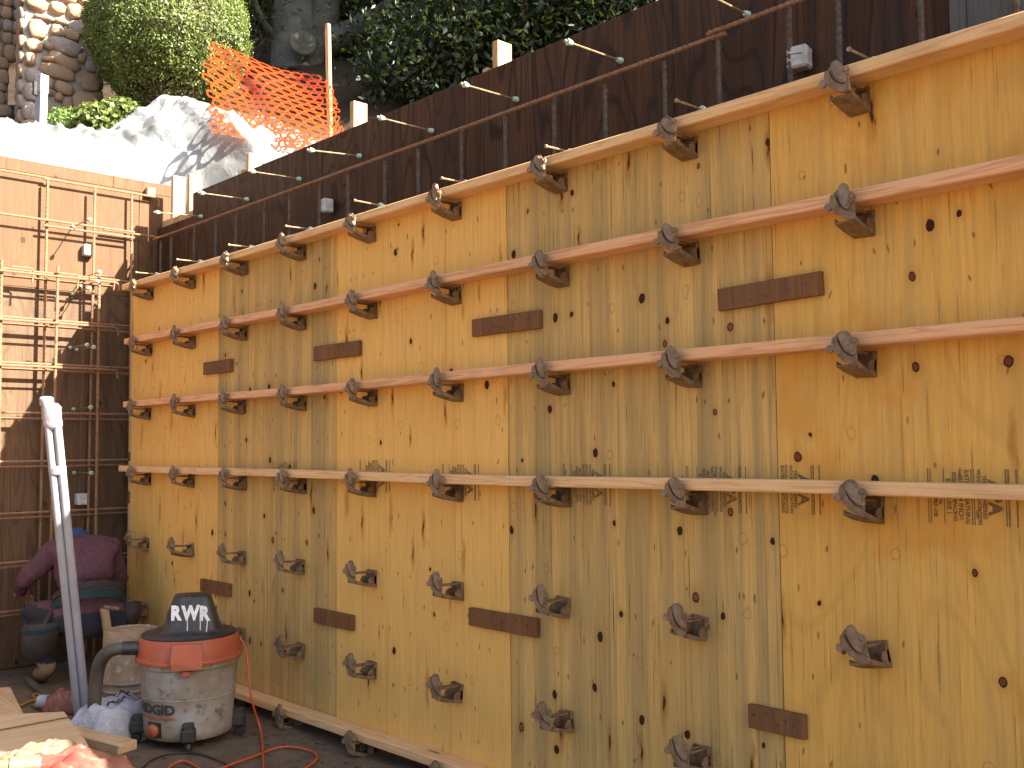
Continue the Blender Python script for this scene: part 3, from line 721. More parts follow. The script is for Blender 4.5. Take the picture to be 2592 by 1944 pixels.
# ------------------------------------------------------------------ conduits
MAT['conduit'] = mottled('grey_conduit_plastic', (.30, .295, .32), (.25, .245, .27), 6, .45, 0, 0)
MAT['tape'] = mottled('crumpled_silver_tape', (.46, .45, .47), (.33, .32, .345), 40, .25, .3, .8)
cb = Vector((1.174, -.724, -.01)); ct = Vector((1.438, -1.0, 1.60)); cdv = (ct-cb); side = Vector((.55, .80, 0)).normalized()
co = thing('conduit_pair', 'pair of upright grey plastic conduits wrapped together with silver tape', 'conduit', cb)
for sgn, top in ((-1, 1.0), (1, .955)):
    a = side*.0205*sgn
    MB().tube([a, a+cdv*.3, a+cdv*top], .0205, 16).build('conduit', MAT['conduit'], co, smooth=True)
def wad(c, r, hgt, seed, name):
    mb = MB(); V = []; F = []; n = 14; m = 7; ax = cdv.normalized(); e1 = side; e2 = ax.cross(e1)
    for i in range(m+1):
        t = i/m; rr = 1.0 if 0 < i < m else .75
        for j in range(n):
            a = 2*math.pi*j/n; w_ = 1+.16*mnoise.noise((j*1.3, i*1.1, seed))
            V.append(c+ax*(t-.5)*hgt+e1*math.cos(a)*r*1.75*rr*w_+e2*math.sin(a)*r*rr*w_)
    for i in range(m):
        for j in range(n): k = (j+1) % n; F.append((i*n+j, i*n+k, (i+1)*n+k, (i+1)*n+j))
    F += [tuple(range(n-1, -1, -1)), tuple(m*n+j for j in range(n))]
    mb.add(V, F).build(name, MAT['tape'], co, smooth='full')
wad(cdv*.965, .026, .13, 1, 'tape'); wad(cdv*1.01-side*.018, .019, .05, 7, 'tape'); wad(cdv*.80, .0245, .05, 3, 'tape')

# ================================================================== THE WORKER
def skin_geo(V, E, R, root=0, sub=2):
    me = bpy.data.meshes.new('skin'); me.from_pydata([tuple(v) for v in V], E, []); ob = bpy.data.objects.new('skin', me); COL.objects.link(ob)
    ob.modifiers.new('s', 'SKIN'); 
    if not me.skin_vertices: 
        bpy.context.view_layer.objects.active = ob; bpy.ops.mesh.customdata_skin_add()
    for i, sv in enumerate(me.skin_vertices[0].data):
        r = R[i]; sv.radius = (r, r) if not hasattr(r, '__len__') else r; sv.use_root = (i == root)
    ob.modifiers['s'].use_smooth_shade = True
    m2 = ob.modifiers.new('u', 'SUBSURF'); m2.levels = sub; m2.render_levels = sub
    dg = bpy.context.evaluated_depsgraph_get(); ev = bpy.data.meshes.new_from_object(ob.evaluated_get(dg))
    Vo = [tuple(v.co) for v in ev.vertices]; Fo = [tuple(p.vertices) for p in ev.polygons]
    bpy.data.objects.remove(ob); bpy.data.meshes.remove(me); bpy.data.meshes.remove(ev)
    return Vo, Fo
MAT['shirt'] = None
def plaid():
    m = NT('mauve_plaid_shirt'); v = m.coord(False)
    x = m.n('SeparateXYZ', {0: v})
    a = m.math('SINE', m.math('MULTIPLY', x.outputs[1], 150.0)); b = m.math('SINE', m.math('MULTIPLY', x.outputs[2], 150.0))
    col = m.mix(m.noise(v, 5, 4), (.125, .058, .068), (.095, .044, .053))
    col = m.mix(m.math('MULTIPLY', m.ramp(a, [(.6, 0.0), (.95, 1.0)]), .22), col, (.07, .04, .07))
    col = m.mix(m.math('MULTIPLY', m.ramp(b, [(.6, 0.0), (.95, 1.0)]), .2), col, (.07, .04, .07))
    m.bump(m.noise(m.sc(v, 9, 9, 4), 1, 4, .6, .8), .9, .05)
    return m.done(col, .9, spec=.15)
MAT['shirt'] = plaid()
MAT['jeans'] = mottled('dark_jeans', (.013, .014, .021), (.022, .024, .034), 8, .9, 0, .3)
MAT['skin'] = mottled('tanned_skin', (.36, .20, .13), (.31, .165, .105), 10, .6, 0, .05)
MAT['boot'] = mottled('tan_work_boot', (.24, .15, .085), (.15, .095, .055), 9, .8, 0, .3)
MAT['cap'] = mottled('blue_cap', (.016, .055, .15), (.012, .045, .12), 9, .85, 0, .1)
MAT['teal'] = mottled('teal_belt_webbing', (.011, .036, .038), (.008, .026, .028), 20, .8, 0, .2)
MAT['leather'] = mottled('dark_belt_leather', (.022, .016, .012), (.036, .026, .02), 14, .7, 0, .2)
PP = Vector((.50, -.44, 0)); fw = Vector((-.985, .17, 0)).normalized(); lf = Vector((0, 0, 1)).cross(fw)
def J(a, b, z): return fw*a+lf*b+Vector((0, 0, z))
pv = {}; PV = []; PE = []; PR = []
def jv(n, a, b, z, r, par=None):
    pv[n] = len(PV); PV.append(J(a, b, z)); PR.append(r)
    if par: PE.append((pv[par], pv[n]))
jv('pel', 0, 0, .43, (.175, .165)); jv('waist', .09, 0, .545, (.165, .145), 'pel'); jv('mid', .17, 0, .65, (.185, .15), 'waist'); jv('chest', .245, 0, .745, (.19, .14), 'mid')
jv('neck', .335, 0, .80, .065, 'chest'); jv('head', .40, .01, .79, .085, 'neck'); jv('crown', .49, .01, .755, .088, 'head')
for s_, sg in (('l', 1), ('r', -1)):
    jv(s_+'sh', .27, .165*sg, .755, .085, 'chest')
    jv(s_+'el', .33 if sg > 0 else .36, (.31 if sg > 0 else .25)*sg, .60 if sg > 0 else .52, .056, s_+'sh')
    jv(s_+'wr', .53, (.30 if sg > 0 else .18)*sg, .50 if sg > 0 else .42, .036, s_+'el')
    jv(s_+'pa', .59, (.26 if sg > 0 else .15)*sg, .47 if sg > 0 else .40, .034, s_+'wr')
    jv(s_+'hip', .03, .12*sg, .385, .13, 'pel')
    jv(s_+'kn', .36, .27*sg, .40 if sg > 0 else .34, .078, s_+'hip')
    jv(s_+'ca', .22, .245*sg, .22, .062, s_+'kn')
    jv(s_+'an', .09, .205*sg, .10, .048, s_+'ca')
    jv(s_+'ft', .17, .22*sg, .05, .046, s_+'an'); jv(s_+'to', .29, .235*sg, .042, .040, s_+'ft')
bV, bF = skin_geo(PV, PE, PR, 0, 3)
bV = [tuple(Vector(p)+Vector(p).normalized()*(.010*mnoise.noise((p[0]*7, p[1]*7, p[2]*11))+.005*mnoise.noise((p[0]*19, p[1]*19, p[2]*25)))) for p in bV]
pmb = MB().add(bV, bF)
for s_, sg in (('l', 1), ('r', -1)):      # fingers, curled towards the bars
    pa = PV[pv[s_+'pa']]; wr = PV[pv[s_+'wr']]; d = (pa-wr).normalized(); sd_ = d.cross(Vector((0, 0, 1))).normalized(); dn = Vector((0, 0, -1))
    for k in range(5):
        if k == 4: base = wr+d*.03+sd_*(-.026*sg); p = [base, base+sd_*(-.03*sg)+d*.02, base+sd_*(-.035*sg)+d*.045+dn*.01]; r0 = .0095
        else:
            base = pa+sd_*(-.024+.016*k)+d*.012; ln = (.030, .034, .032, .026)[k]; p = [base, base+d*ln, base+d*(ln*1.6)+dn*.018, base+d*(ln*1.65)+dn*.04]; r0 = .0085
        pmb.tube(p, [r0, r0*.95, r0*.9, r0*.8][:len(p)], 7)
person = pmb.build('person', MAT['shirt'], None, smooth='full', loc=PP)
tag(person, 'crouching worker in mauve plaid shirt and blue cap, back turned, at the rebar', 'person')
for m_ in ('jeans', 'skin', 'boot'): person.data.materials.append(MAT[m_])
inv = person.data
for p in inv.polygons:
    c = p.center; a = c.dot(fw); b = c.dot(lf); z = c.z
    if a > .34 and abs(b) < .14 and z > .66: p.material_index = 2
    elif z < .135: p.material_index = 3
    elif a > .50: p.material_index = 2
    elif z < .415-.3*max(0, a-.02)*(1 if abs(b) < .1 else 0) and a < .2: p.material_index = 1
    elif z < .46 and a > .02 and abs(b) > .12 and a < .48 and z < .47: p.material_index = 1
    elif z < .36: p.material_index = 1
    elif z < .46 and a > .10 and abs(b) > .1 and a < .46 and z < .40+.25*max(0, .3-a): p.material_index = 1
def blob(name, c, rx, ry, rz_, mat, parent, basis=None, z0=-1.0, n=18, m=10, smooth='full'):
    V = []; F = []
    for i in range(m+1):
        t = math.asin(z0)+(math.pi/2-math.asin(z0))*i/m
        for j in range(n):
            a = 2*math.pi*j/n; V.append(Vector(c)+fw*rx*math.cos(t)*math.cos(a)+lf*ry*math.cos(t)*math.sin(a)+Vector((0, 0, rz_*math.sin(t))))
    for i in range(m):
        for j in range(n): k = (j+1) % n; F.append((i*n+j, i*n+k, (i+1)*n+k, (i+1)*n+j))
    return MB().add(V, F).build(name, mat, parent, smooth=smooth)
cp = blob('cap', J(.43, .01, .775), .125, .105, .115, MAT['cap'], person, z0=-.15)
MB().prism([(.0, -.07), (.06, -.06), (.09, 0), (.06, .06), (0, .07)], -.004, .004, lambda a, b, d: tuple(J(.52+a, .01+b, .755-a*.5+d))).build('cap_visor', MAT['cap'], cp)
hair = blob('hair', J(.405, .01, .775), .10, .093, .085, mottled('dark_hair', (.02, .015, .012), (.035, .025, .02), 30, .6, 0, .3), person, z0=-.9)
def belt(z_, r, hgt, mat, name, tilt=.5):
    V = []; F = []; n = 28
    for i, (dz, k) in enumerate(((-hgt/2, .97), (-hgt/2, 1.0), (hgt/2, 1.0), (hgt/2, .97))):
        for j in range(n):
            a = 2*math.pi*j/n; x = math.cos(a)*r*.98*k; y = math.sin(a)*r*1.06*k
            V.append(J(.035+x, y, z_+dz-x*tilt))
    for i in range(3):
        for j in range(n): k = (j+1) % n; F.append((i*n+j, i*n+k, (i+1)*n+k, (i+1)*n+j))
    return MB().add(V, F).build(name, mat, person, smooth=True)
belt(.455, .197, .052, MAT['teal'], 'tool_belt'); belt(.512, .190, .035, MAT['leather'], 'belt_pad')
def pouch(b, z_, w_, h_, d_, mat, name, a0=-.03, tiltx=0.0):
    mb = MB(); V = []; F = []; n = 14; lv = [(.55, 0), (.85, .15), (1, .5), (1.02, .95), (.92, 1.0), (.85, .8)]
    for k, t in lv:
        for j in range(n):
            a = 2*math.pi*j/n; V.append(J(a0+math.cos(a)*d_*k, b+math.sin(a)*w_*k+tiltx*t*h_, z_+t*h_))
    for i in range(len(lv)-1):
        for j in range(n): k = (j+1) % n; F.append((i*n+j, i*n+k, (i+1)*n+k, (i+1)*n+j))
    F.append(tuple(range(n-1, -1, -1))); F.append(tuple((len(lv)-1)*n+j for j in range(n)))
    return mb.add(V, F).build(name, mat, person, smooth=True)
p_ = pouch(.285, .19, .10, .20, .07, MAT['leather'], 'tool_pouch', -.02, -.15)
MB().tube([J(-.075, .26, .27), J(-.075, .27, .36), J(-.02, .21, .45)], .012, 6).build('pouch_strap', MAT['leather'], p_)
p2_ = pouch(.27, .315, .104, .05, .074, MAT['teal'], 'pouch_trim', -.02, -.15)
pouch(-.235, .33, .055, .13, .05, MAT['leather'], 'tool_pouch', -.03)
MB().box((-.02, -.02, -.16), (.02, .02, .02), Matrix.Translation(J(-.17, -.05, .44)) @ Matrix.Rotation(.15, 4, 'X'), ch=.004).build('tool_handle', MAT['fir_old'], person)
MB().tube([J(-.185, -.04, .47), J(-.195, -.12, .452)], .012, 8).build('hammer_head', MAT['clamp'], person, smooth=True)

# ================================================================== FOREGROUND LITTER
def gpz(x, y, z): p = hit(x, y, 2, z); return Vector((float(p[0]), float(p[1]), z))
def slab_from_px(name, px, z, th, mat, label, cat, group=None):
    P = [gpz(x, y, z) for x, y in px]; c = sum(P, Vector())/len(P); c.z = 0
    out = [(p.x-c.x, p.y-c.y) for p in P]
    mb = MB().prism(out, z-th, z, lambda a, b, d: (a, b, d))
    return tag(mb.build(name, mat, loc=c), label, cat, group)
MAT['ply_scrap'] = ply_mat('plywood_offcut', (.60, .43, .24), (.47, .32, .17), (.34, .27, .19), .3, .2, (.16, .06, .02), .7, .8, .05)
MAT['paper'] = mottled('crumpled_paper', (.40, .40, .43), (.33, .33, .36), 18, .8, 0, .9, (.26, .22, .17))
MAT['kraft'] = mottled('brown_sack_paper', (.25, .16, .088), (.20, .122, .064), 12, .85, 0, .8)
MAT['red'] = mottled('red_sack_print', (.22, .040, .028), (.25, .11, .07), 7, .75, 0, .8, (.26, .185, .12))
slab_from_px('plywood_offcut', [(-60, 1560), (-20, 1545), (138, 1537), (185, 1600), (215, 1660), (120, 1690), (-120, 1680)], .215, .019, MAT['ply_scrap'], 'large pale plywood offcut half in sun on the lumber pile', 'plywood')
slab_from_px('plank', [(-70, 1490), (22, 1484), (52, 1545), (-60, 1556)], .18, .04, MAT['fir_old'], 'short plank end poking out from under the plywood offcut', 'plank')
for i, (zz_, off) in enumerate(((.17, 0), (.085, -.10))):      # the pile that carries the offcut
    for k in range(3):
        c = gpz(70, 1600, .19)
        o = MB().box((-.9, -.045, -.019), (.9, .045, .019), ch=.003).build('plank', MAT['fir_old'], loc=(c.x-.55+off, c.y-.22+.13*k, zz_+.005)); o.rotation_euler = (0, 0, .15+.05*k)
        tag(o, f'weathered plank in the {("upper", "lower")[i]} layer of the pile under the offcut, {ordinal(k)} across', 'plank', 'planks stacked under the offcut')
for k in range(3):
    c = gpz(70, 1600, .1); o = MB().box((-.045, -.25, .0), (.045, .25, .058), ch=.003).build('timber_bearer', MAT['fir_old'], loc=(c.x-.9+.6*k, c.y-.1, .002))
    tag(o, f'short timber bearer on the dirt under the plank pile, {ordinal(k)} along it', 'lumber', 'bearers under the plank pile')
def sack(name, c, sx, sy, h, mat, label, cat, rz, seed, amp=.35, n=34):
    V = []; F = []
    for j in range(n+1):
        for i in range(n+1):
            u = i/n*2-1; v = j/n*2-1; e = max(0, 1-abs(u)**3)*max(0, 1-abs(v)**3)
            zn = mnoise.noise((u*2.2, v*2.2, seed))+.5*mnoise.noise((u*5, v*5, seed+3))+.3*abs(mnoise.noise((u*9, v*7, seed+5)))
            wob = 1+.10*mnoise.noise((u*3, v*3, seed+9))
            V.append((u*sx*wob, v*sy*wob, h*(e**.45)*(1+amp*zn)))
    for j in range(n):
        for i in range(n): q = j*(n+1)+i; F.append((q, q+1, q+n+2, q+n+1))
    b0 = len(V); ring = [i for i in range(n+1)]+[j*(n+1)+n for j in range(1, n+1)]+[n*(n+1)+i for i in range(n-1, -1, -1)]+[j*(n+1) for j in range(n-1, 0, -1)]
    V += [(V[k][0]*.97, V[k][1]*.97, -.012) for k in ring]; m = len(ring)
    for k in range(m): F.append((ring[k], ring[(k+1) % m], b0+(k+1) % m, b0+k))
    o = MB().add(V, F).build(name, mat, smooth='full', loc=c); o.rotation_euler = (0, 0, rz)
    return tag(o, label, cat)
c = gpz(150, 1650, .24); sack('paper_sack', (c.x+.12, c.y-.06, .012), .30, .22, .29, MAT['red'], 'crumpled red printed paper sack lying in the sun', 'sack', .6, 3, .16)
c = gpz(100, 1598, .30); sack('paper_sack', (c.x+.06, c.y-.05, .222), .16, .085, .075, MAT['kraft'], 'crumpled brown kraft paper lying on the offcut beside the red sack', 'paper', 1.9, 12, .4)
# cement bag with black print
c = gp(238, 1600, .0); bag = sack('cement_bag', (c[0]-.03, c[1]+.03, .008), .15, .21, .17, MAT['paper'], 'crumpled pale cement bag with black print beside the conduits', 'bag', .35, 21, .28)
def bag_z(u, v, seed=21, h=.17, amp=.28):
    e = max(0, 1-abs(u)**3)*max(0, 1-abs(v)**3)
    zn = mnoise.noise((u*2.2, v*2.2, seed))+.5*mnoise.noise((u*5, v*5, seed+3))+.3*abs(mnoise.noise((u*9, v*7, seed+5)))
    return h*(e**.45)*(1+amp*zn)
for i, (u0, v0, lu, lv) in enumerate(((-.3, -.1, .5, .05), (-.1, .1, .45, .06), (.1, -.3, .5, .09), (.35, -.25, .45, .07), (.1, .35, .5, .05), (.45, .25, .3, .06))):
    n_ = 12; V = []
    for k in range(n_+1):
        for s_ in (-1, 1):
            v = v0+lu*k/n_; u = u0+s_*lv/2+.03*math.sin(k*.9+i)
            wob = 1+.10*mnoise.noise((u*3, v*3, 30)); V.append((u*.15*wob, v*.21*wob, bag_z(u, v)+.004))
    MB().add(V, [(2*k, 2*k+1, 2*k+3, 2*k+2) for k in range(n_)]).build('print_stroke', MAT['black_ink'], bag)
# steel pipe end at the very edge
a_ = gpz(85, 1648, .34); b_ = gpz(-150, 1665, .36)
pe = thing('pipe_tool', 'grey metal pipe end with a capped socket lying over the red sack', 'pipe', a_); d_ = (b_-a_)
MB().tube([d_.normalized()*.06, d_], .022, 14).build('shaft', MAT['clamp'], pe, smooth=True)
MB().tube([Vector((0, 0, 0)), d_.normalized()*.09], .027, 16).build('socket', MAT['cam'], pe, smooth=True)
MB().tube([-d_.normalized()*.004, d_.normalized()*.002], .019, 16).build('end_cap', MAT['conduit'], pe, smooth=True)
# orange-red glove / tool and yellow cord behind the offcut
c = gp(143, 1533, 0); o = sack('work_glove', (c[0], c[1], .01), .10, .07, .075, MAT['red'], 'crumpled dull red work glove on the dirt behind the offcut', 'glove', .5, 31, .5, 20)
MB().tube([(-.10, -.02, .03), (-.15, -.03, .03)], .035, 10).build('cuff', MAT['paper'], o, smooth=True)
MAT['yellow'] = mottled('yellow_cord_rubber', (.30, .18, .02), (.24, .135, .012), 12, .6, 0, 0)
path = [gp(*q, .012) for q in ((45, 1525), (62, 1518), (78, 1512), (72, 1504), (82, 1500), (90, 1512), (74, 1524), (95, 1528))]
tag(MB().tube(smooth_path(path, 6), .008, 6).build('yellow_cord', MAT['yellow'], smooth='full'), 'small tangle of yellow cord lying near the red glove', 'cord')
# black tubing from the worker across the dirt
path = [gp(*q, .02) for q in ((60, 1470), (95, 1500), (135, 1520), (200, 1525), (260, 1530), (330, 1528))]
tag(MB().tube(smooth_path(path, 8), .02, 10).build('rubber_hose', MAT['hose'], smooth='full'), 'dark rubber hose lying on the dirt behind the conduits', 'hose')
# loose chips and clods
def debris():
    mb = MB()
    for i in range(420):
        x = random.uniform(-.1, 6.5); y = random.uniform(-2.6, -.12) if i % 3 else random.uniform(-.35, -.1); sz = random.uniform(.002, .008)*(2 if random.random() < .06 else 1)
        M_ = Matrix.Translation((x, y, gz(x, y)+sz*.25)) @ Matrix.Rotation(random.uniform(0, 6), 4, 'Z') @ Matrix.Rotation(random.uniform(-.4, .4), 4, 'X')
        mb.box((-sz*random.uniform(1, 2.5), -sz, -sz*.5), (sz, sz*random.uniform(.6, 1.4), sz*.5), M_, ch=sz*.2)
    return mb
tag(debris().build('wood_chips', MAT['twig']), 'scattered wood chips and clods over the dirt floor', 'debris', kind='stuff')

# ================================================================== ABOVE THE CUT: plastic, fence, bush, pillar, trees
def leaves_mesh(C, L, W, N=None, jit=1.0, droop=0.0):
    """rhombic leaves: C (n,3) centres, L/W lengths, N preferred normals"""
    n = len(C); d = rng.normal(size=(n, 3)); d /= np.linalg.norm(d, axis=1, keepdims=True)
    d[:, 2] -= droop; d /= np.linalg.norm(d, axis=1, keepdims=True)
    if N is None: nn = rng.normal(size=(n, 3)); nn[:, 2] += .6
    else: nn = N+jit*rng.normal(size=(n, 3))
    nn /= np.linalg.norm(nn, axis=1, keepdims=True)
    if N is not None: d = d-nn*np.sum(d*nn, 1, keepdims=True); d /= np.linalg.norm(d, axis=1, keepdims=True)+1e-9
    e = np.cross(nn, d); e /= np.linalg.norm(e, axis=1, keepdims=True)+1e-9
    nn2 = np.cross(d, e)
    sc = rng.uniform(.65, 1.25, size=(n, 1)); l = L*sc/2; w_ = W*sc/2
    V = np.empty((n, 4, 3)); V[:, 0] = C-d*l; V[:, 1] = C+e*w_+nn2*w_*.35; V[:, 2] = C+d*l; V[:, 3] = C-e*w_+nn2*w_*.35
    me = bpy.data.meshes.new('leaves'); me.vertices.add(4*n); me.vertices.foreach_set('co', V.reshape(-1))
    me.loops.add(4*n); me.loops.foreach_set('vertex_index', np.arange(4*n, dtype=np.int32))
    me.polygons.add(n); me.polygons.foreach_set('loop_start', np.arange(0, 4*n, 4, dtype=np.int32))
    me.update(calc_edges=True); me.validate()
    return me
MAT['bush_leaf'] = leaf_mat('small_bush_leaf', (.080, .120, .022), (.165, .205, .052), .5, .25)
MAT['laurel_leaf'] = leaf_mat('laurel_leaf', (.010, .021, .006), (.030, .050, .014), .42, .2)
MAT['oak_leaf'] = leaf_mat('dark_oak_leaf', (.008, .015, .005), (.023, .037, .011), .45, .2)
MAT['weed_leaf'] = leaf_mat('bright_ground_leaf', (.10, .20, .03), (.17, .28, .06), .5, .25)
MAT['bark'] = mottled('grey_green_bark', (.105, .10, .075), (.06, .058, .045), 5, .9, 0, .6, (.15, .15, .12))

# ---- plastic sheeting over the soil berm
def plastic_mat():
    m = NT('clear_white_polythene'); v = m.coord(False)
    n = m.noise(v, 3.5, 5, .6, .4); crease = m.noise(m.sc(v, 2.5, 9, 2.5), 1, 4, .6, .5)
    m.set(m.b.inputs['Base Color'], m.mix(n, (.58, .59, .57), (.46, .475, .45))); m.b.inputs['Roughness'].default_value = .28
    m.bump(m.math('ADD', crease, m.math('MULTIPLY', n, .5)), .4, .05)
    tr = m.n('BsdfTranslucent', {'Color': (.46, .48, .46)}); tp = m.n('BsdfTransparent', {'Color': (.93, .95, .94)})
    a = m.n('MixShader', {0: .30, 1: m.b.outputs[0], 2: tr.outputs[0]})
    f = m.ramp(m.noise(m.sc(v, 1.1, .9, 1.1), 1, 3, .5), [(.42, .04), (.60, .60)])
    b = m.n('MixShader', {0: f, 1: a.outputs[0], 2: tp.outputs[0]})
    m.t.links.new(b.outputs[0], m.out.inputs[0]); return m.m
ridge_px = [(-420, 262), (-200, 268), (-60, 268), (0, 275), (60, 284), (146, 297), (200, 289), (270, 264), (318, 236), (345, 256), (400, 272), (440, 285), (500, 303), (580, 327), (640, 344), (760, 370), (900, 400)]
rid = [hit(x, y, 0, -1.6) for x, y in ridge_px]; ry = [float(p[1]) for p in rid]; rzv = [float(p[2]) for p in rid]
def berm(x, y, soil=False):
    zr = float(np.interp(y, ry, rzv)); xf = -.36 if y < .36 else -.36+min(1.0, (y-.36)/.5)*1.2
    zf = 3.16 if y < .36 else 3.0
    t = (xf-x)/(xf+1.6); 
    if t <= 0: z = zf+(.0)
    elif t < 1: z = zf+(zr-zf)*(math.sin(t*math.pi/2)**.8)
    else: z = zr-(t-1)*.55
    return z-(.14 if soil else 0)
def build_berm():
    V = []; F = []; ny = 60; nx = 24
    for j in range(ny+1):
        y = -2.4+5.2*j/ny
        for i in range(nx+1):
            xf = -.47 if y < .5 else -.47+min(1.0, (y-.5)/.5)*1.1
            x = xf-(2.2+xf+.3)*i/nx; V.append((x, y if (y < .3 or y > .53) else .53 if y > .41 else .3, berm(x, y, True)-.02+.03*mnoise.noise((x*4, y*4, 2))))
    n = nx+1
    for j in range(ny):
        for i in range(nx): F.append((j*n+i, j*n+i+1, (j+1)*n+i+1, (j+1)*n+i))
    tag(MB().add(V, F).build('soil_berm', MAT['soil'], smooth='full'), kind='structure')
build_berm()
def build_plastic():
    V = []; F = []; ny = 240; nx = 60
    for j in range(ny+1):
        y = -2.2+4.75*j/ny
        for i in range(nx+1):
            s_ = i/nx; xf = -.33 if y < .36 else -.33+min(1.0, (y-.36)/.5)*1.0
            x = xf+(-1.95-xf)*s_
            yy = y+.10*math.sin(s_*3+y*2)*(1-s_)
            f = 0
            amp = .10*(1-.5*s_)*min(1, s_*5+.15)*(1 if y > .3 else .55)
            f += amp*(1-abs(math.sin(yy*6.5+2.2*s_+1.6*mnoise.noise((y*1.5, s_*1.5, 4)))))**2.2*1.3
            f += .55*amp*(1-abs(math.sin(yy*15+3.0*mnoise.noise((y*2, s_*2, 7)))))**2
            f += .05*mnoise.noise((x*2.5, y*2.5, 11))*min(1, s_*3)
            f += .05*(1-abs(mnoise.noise((x*2.3+y*.6, y*3.3, 23))))**6*min(1, s_*4)+.03*(1-abs(mnoise.noise((x*5.5-y, y*6.5, 29))))**5*min(1, s_*4)
            if y < .25: f += .07*abs(mnoise.noise((x*1.6+y, y*2.6, 17)))*min(1, s_*4)
            V.append((x, y, berm(x, y)-.065+f*(1 if s_ < .8 else 1.0)))
    n = nx+1
    for j in range(ny):
        for i in range(nx): F.append((j*n+i, j*n+i+1, (j+1)*n+i+1, (j+1)*n+i))
    tag(MB().add(V, F).build('plastic_sheet', plastic_mat(), smooth='full'), 'crumpled translucent white plastic sheeting draped over the soil above the return form', 'plastic sheet')
build_plastic()

# ---- orange safety fence with real slotted holes
MAT['orange_net'] = NT('orange_safety_net').done((.85, .13, .012), .5)
_t = NT('orange_safety_net_thin'); _t.set(_t.b.inputs['Base Color'], (.62, .060, .006)); _t.b.inputs['Roughness'].default_value = .45
_tr = _t.n('BsdfTranslucent', {'Color': (.62, .075, .006)}); _mx = _t.n('MixShader', {0: .4, 1: _t.b.outputs[0], 2: _tr.outputs[0]}); _t.t.links.new(_mx.outputs[0], _t.out.inputs[0])
MAT['orange_net'] = _t.m
def net(corner, nu, nv, rip, seed):
    """corner(s,t)->Vector; slots staggered like bricks, each a ring of quads round an oval hole"""
    mb = MB(); th = .003
    def P(s, t):
        p = corner(s, t); return p+rip(s, t)
    for r in range(nv):
        for c in range(-1, nu+1):
            s0 = (c+(.5 if r % 2 else 0))/nu; s1 = s0+1/nu; t0 = r/nv; t1 = (r+1)/nv
            if s0 < -.01 or s1 > 1.01: continue
            cs, ct_ = (s0+s1)/2, (t0+t1)/2; n = 12; O = []; I = []
            for k in range(n):
                a = 2*math.pi*k/n; ca, sa = math.cos(a), math.sin(a); m = max(abs(ca), abs(sa))
                O.append((cs+(s1-s0)/2*ca/m, ct_+(t1-t0)/2*sa/m)); e = .55
                I.append((cs+(s1-s0)*.355*math.copysign(abs(ca)**e, ca), ct_+(t1-t0)*.295*math.copysign(abs(sa)**.8, sa)))
            V = [P(*q) for q in O]+[P(*q) for q in I]
            mb.add(V, [(k, (k+1) % n, n+(k+1) % n, n+k) for k in range(n)])
    return mb
fp0 = at(720, 300, 9.0); fz = hill(float(fp0[0]), float(fp0[1]))
fen = thing('safety_fence', 'sagging orange plastic mesh safety fence tied to a wooden stake', 'fence', (float(fp0[0]), float(fp0[1]), fz))
FB = Vector(fen.location)
def quadc(bl, br, tr, tl):
    bl, br, tr, tl = [Vector(map(float, q))-FB for q in (bl, br, tr, tl)]
    return lambda s, t: (bl*(1-s)+br*s)*(1-t)+(tl*(1-s)+tr*s)*t
def on_plastic(x, y, lift=.24):
    d = 6.5
    while d < 11:
        p = at(x, y, d)
        if p[0] < .8 and p[2] < berm(float(p[0]), float(p[1])): break
        d += .02
    return at(x, y, d-lift)
c1 = quadc(on_plastic(455, 284, .30), on_plastic(700, 338, .30), at(712, 172, 9.02), at(440, 78, 10.1))
sd0 = Vector((.5, -.8, .1)).normalized()
net(c1, 12, 14, lambda s, t: sd0*(.05*math.sin(s*9+t*5)+.03*math.sin(t*13-s*6)+.10*mnoise.noise((s*3, t*3, 2)))+Vector((0, 0, -.05*math.sin(s*math.pi)*t)), 1).build('mesh_panel', MAT['orange_net'], fen)
c2 = quadc(on_plastic(700, 325), at(742, 280, 8.8), at(722, 195, 8.95), at(706, 172, 9.0))
net(c2, 3, 9, lambda s, t: sd0*(.03*math.sin(s*6+t*9)), 2).build('mesh_panel', MAT['orange_net'], fen)
pt = Vector(map(float, at(708, 52, 9.02)))-FB; pb = Vector((float(at(716, 310, 9.0)[0]), float(at(716, 310, 9.0)[1]), 0))-Vector((FB.x, FB.y, .3))
ax = (pt-pb).normalized(); MB().box((-.019, -.019, 0), (.019, .019, (pt-pb).length), Matrix.Translation(pb) @ ax.to_track_quat('Z', 'Y').to_matrix().to_4x4(), ch=.002).build('stake', MAT['fir_z'], fen)

# ---- clipped round bush
bc = Vector(map(float, at(366, 82, 11.0))); bz0 = hill(bc.x, bc.y)
bush = thing('round_bush', 'large clipped round bush with small olive green leaves above the plastic', 'bush', (bc.x, bc.y, bz0)); BO = bc-Vector(bush.location)
def bush_r(u):
    return 1+.07*mnoise.noise(tuple(u*2.2))+.05*mnoise.noise(tuple(u*6))+.04*mnoise.noise(tuple(u*14))
def build_bush():
    C = []; N = []
    k = 0
    while k < 60000:
        u = Vector(rng.normal(size=3)).normalized()
        if u.z < -.80 and random.random() < .8: continue
        rr = bush_r(u)*(1-abs(random.gauss(0, .045)))
        e = Vector((u.x*.86, u.y*.86, u.z*(.86 if u.z > 0 else .84)))
        if random.random() < .06: rr *= 1+random.uniform(.01, .07)
        if u.z < -.2: rr *= 1-.10*random.random()
        C.append(e*rr); N.append(u); k += 1
    C = np.array([tuple(c) for c in C])+np.array(tuple(BO)); N = np.array([tuple(n) for n in N])
    return leaves_mesh(C, .031, .018, N, .65)
link('foliage', build_bush(), MAT['bush_leaf'], bush)
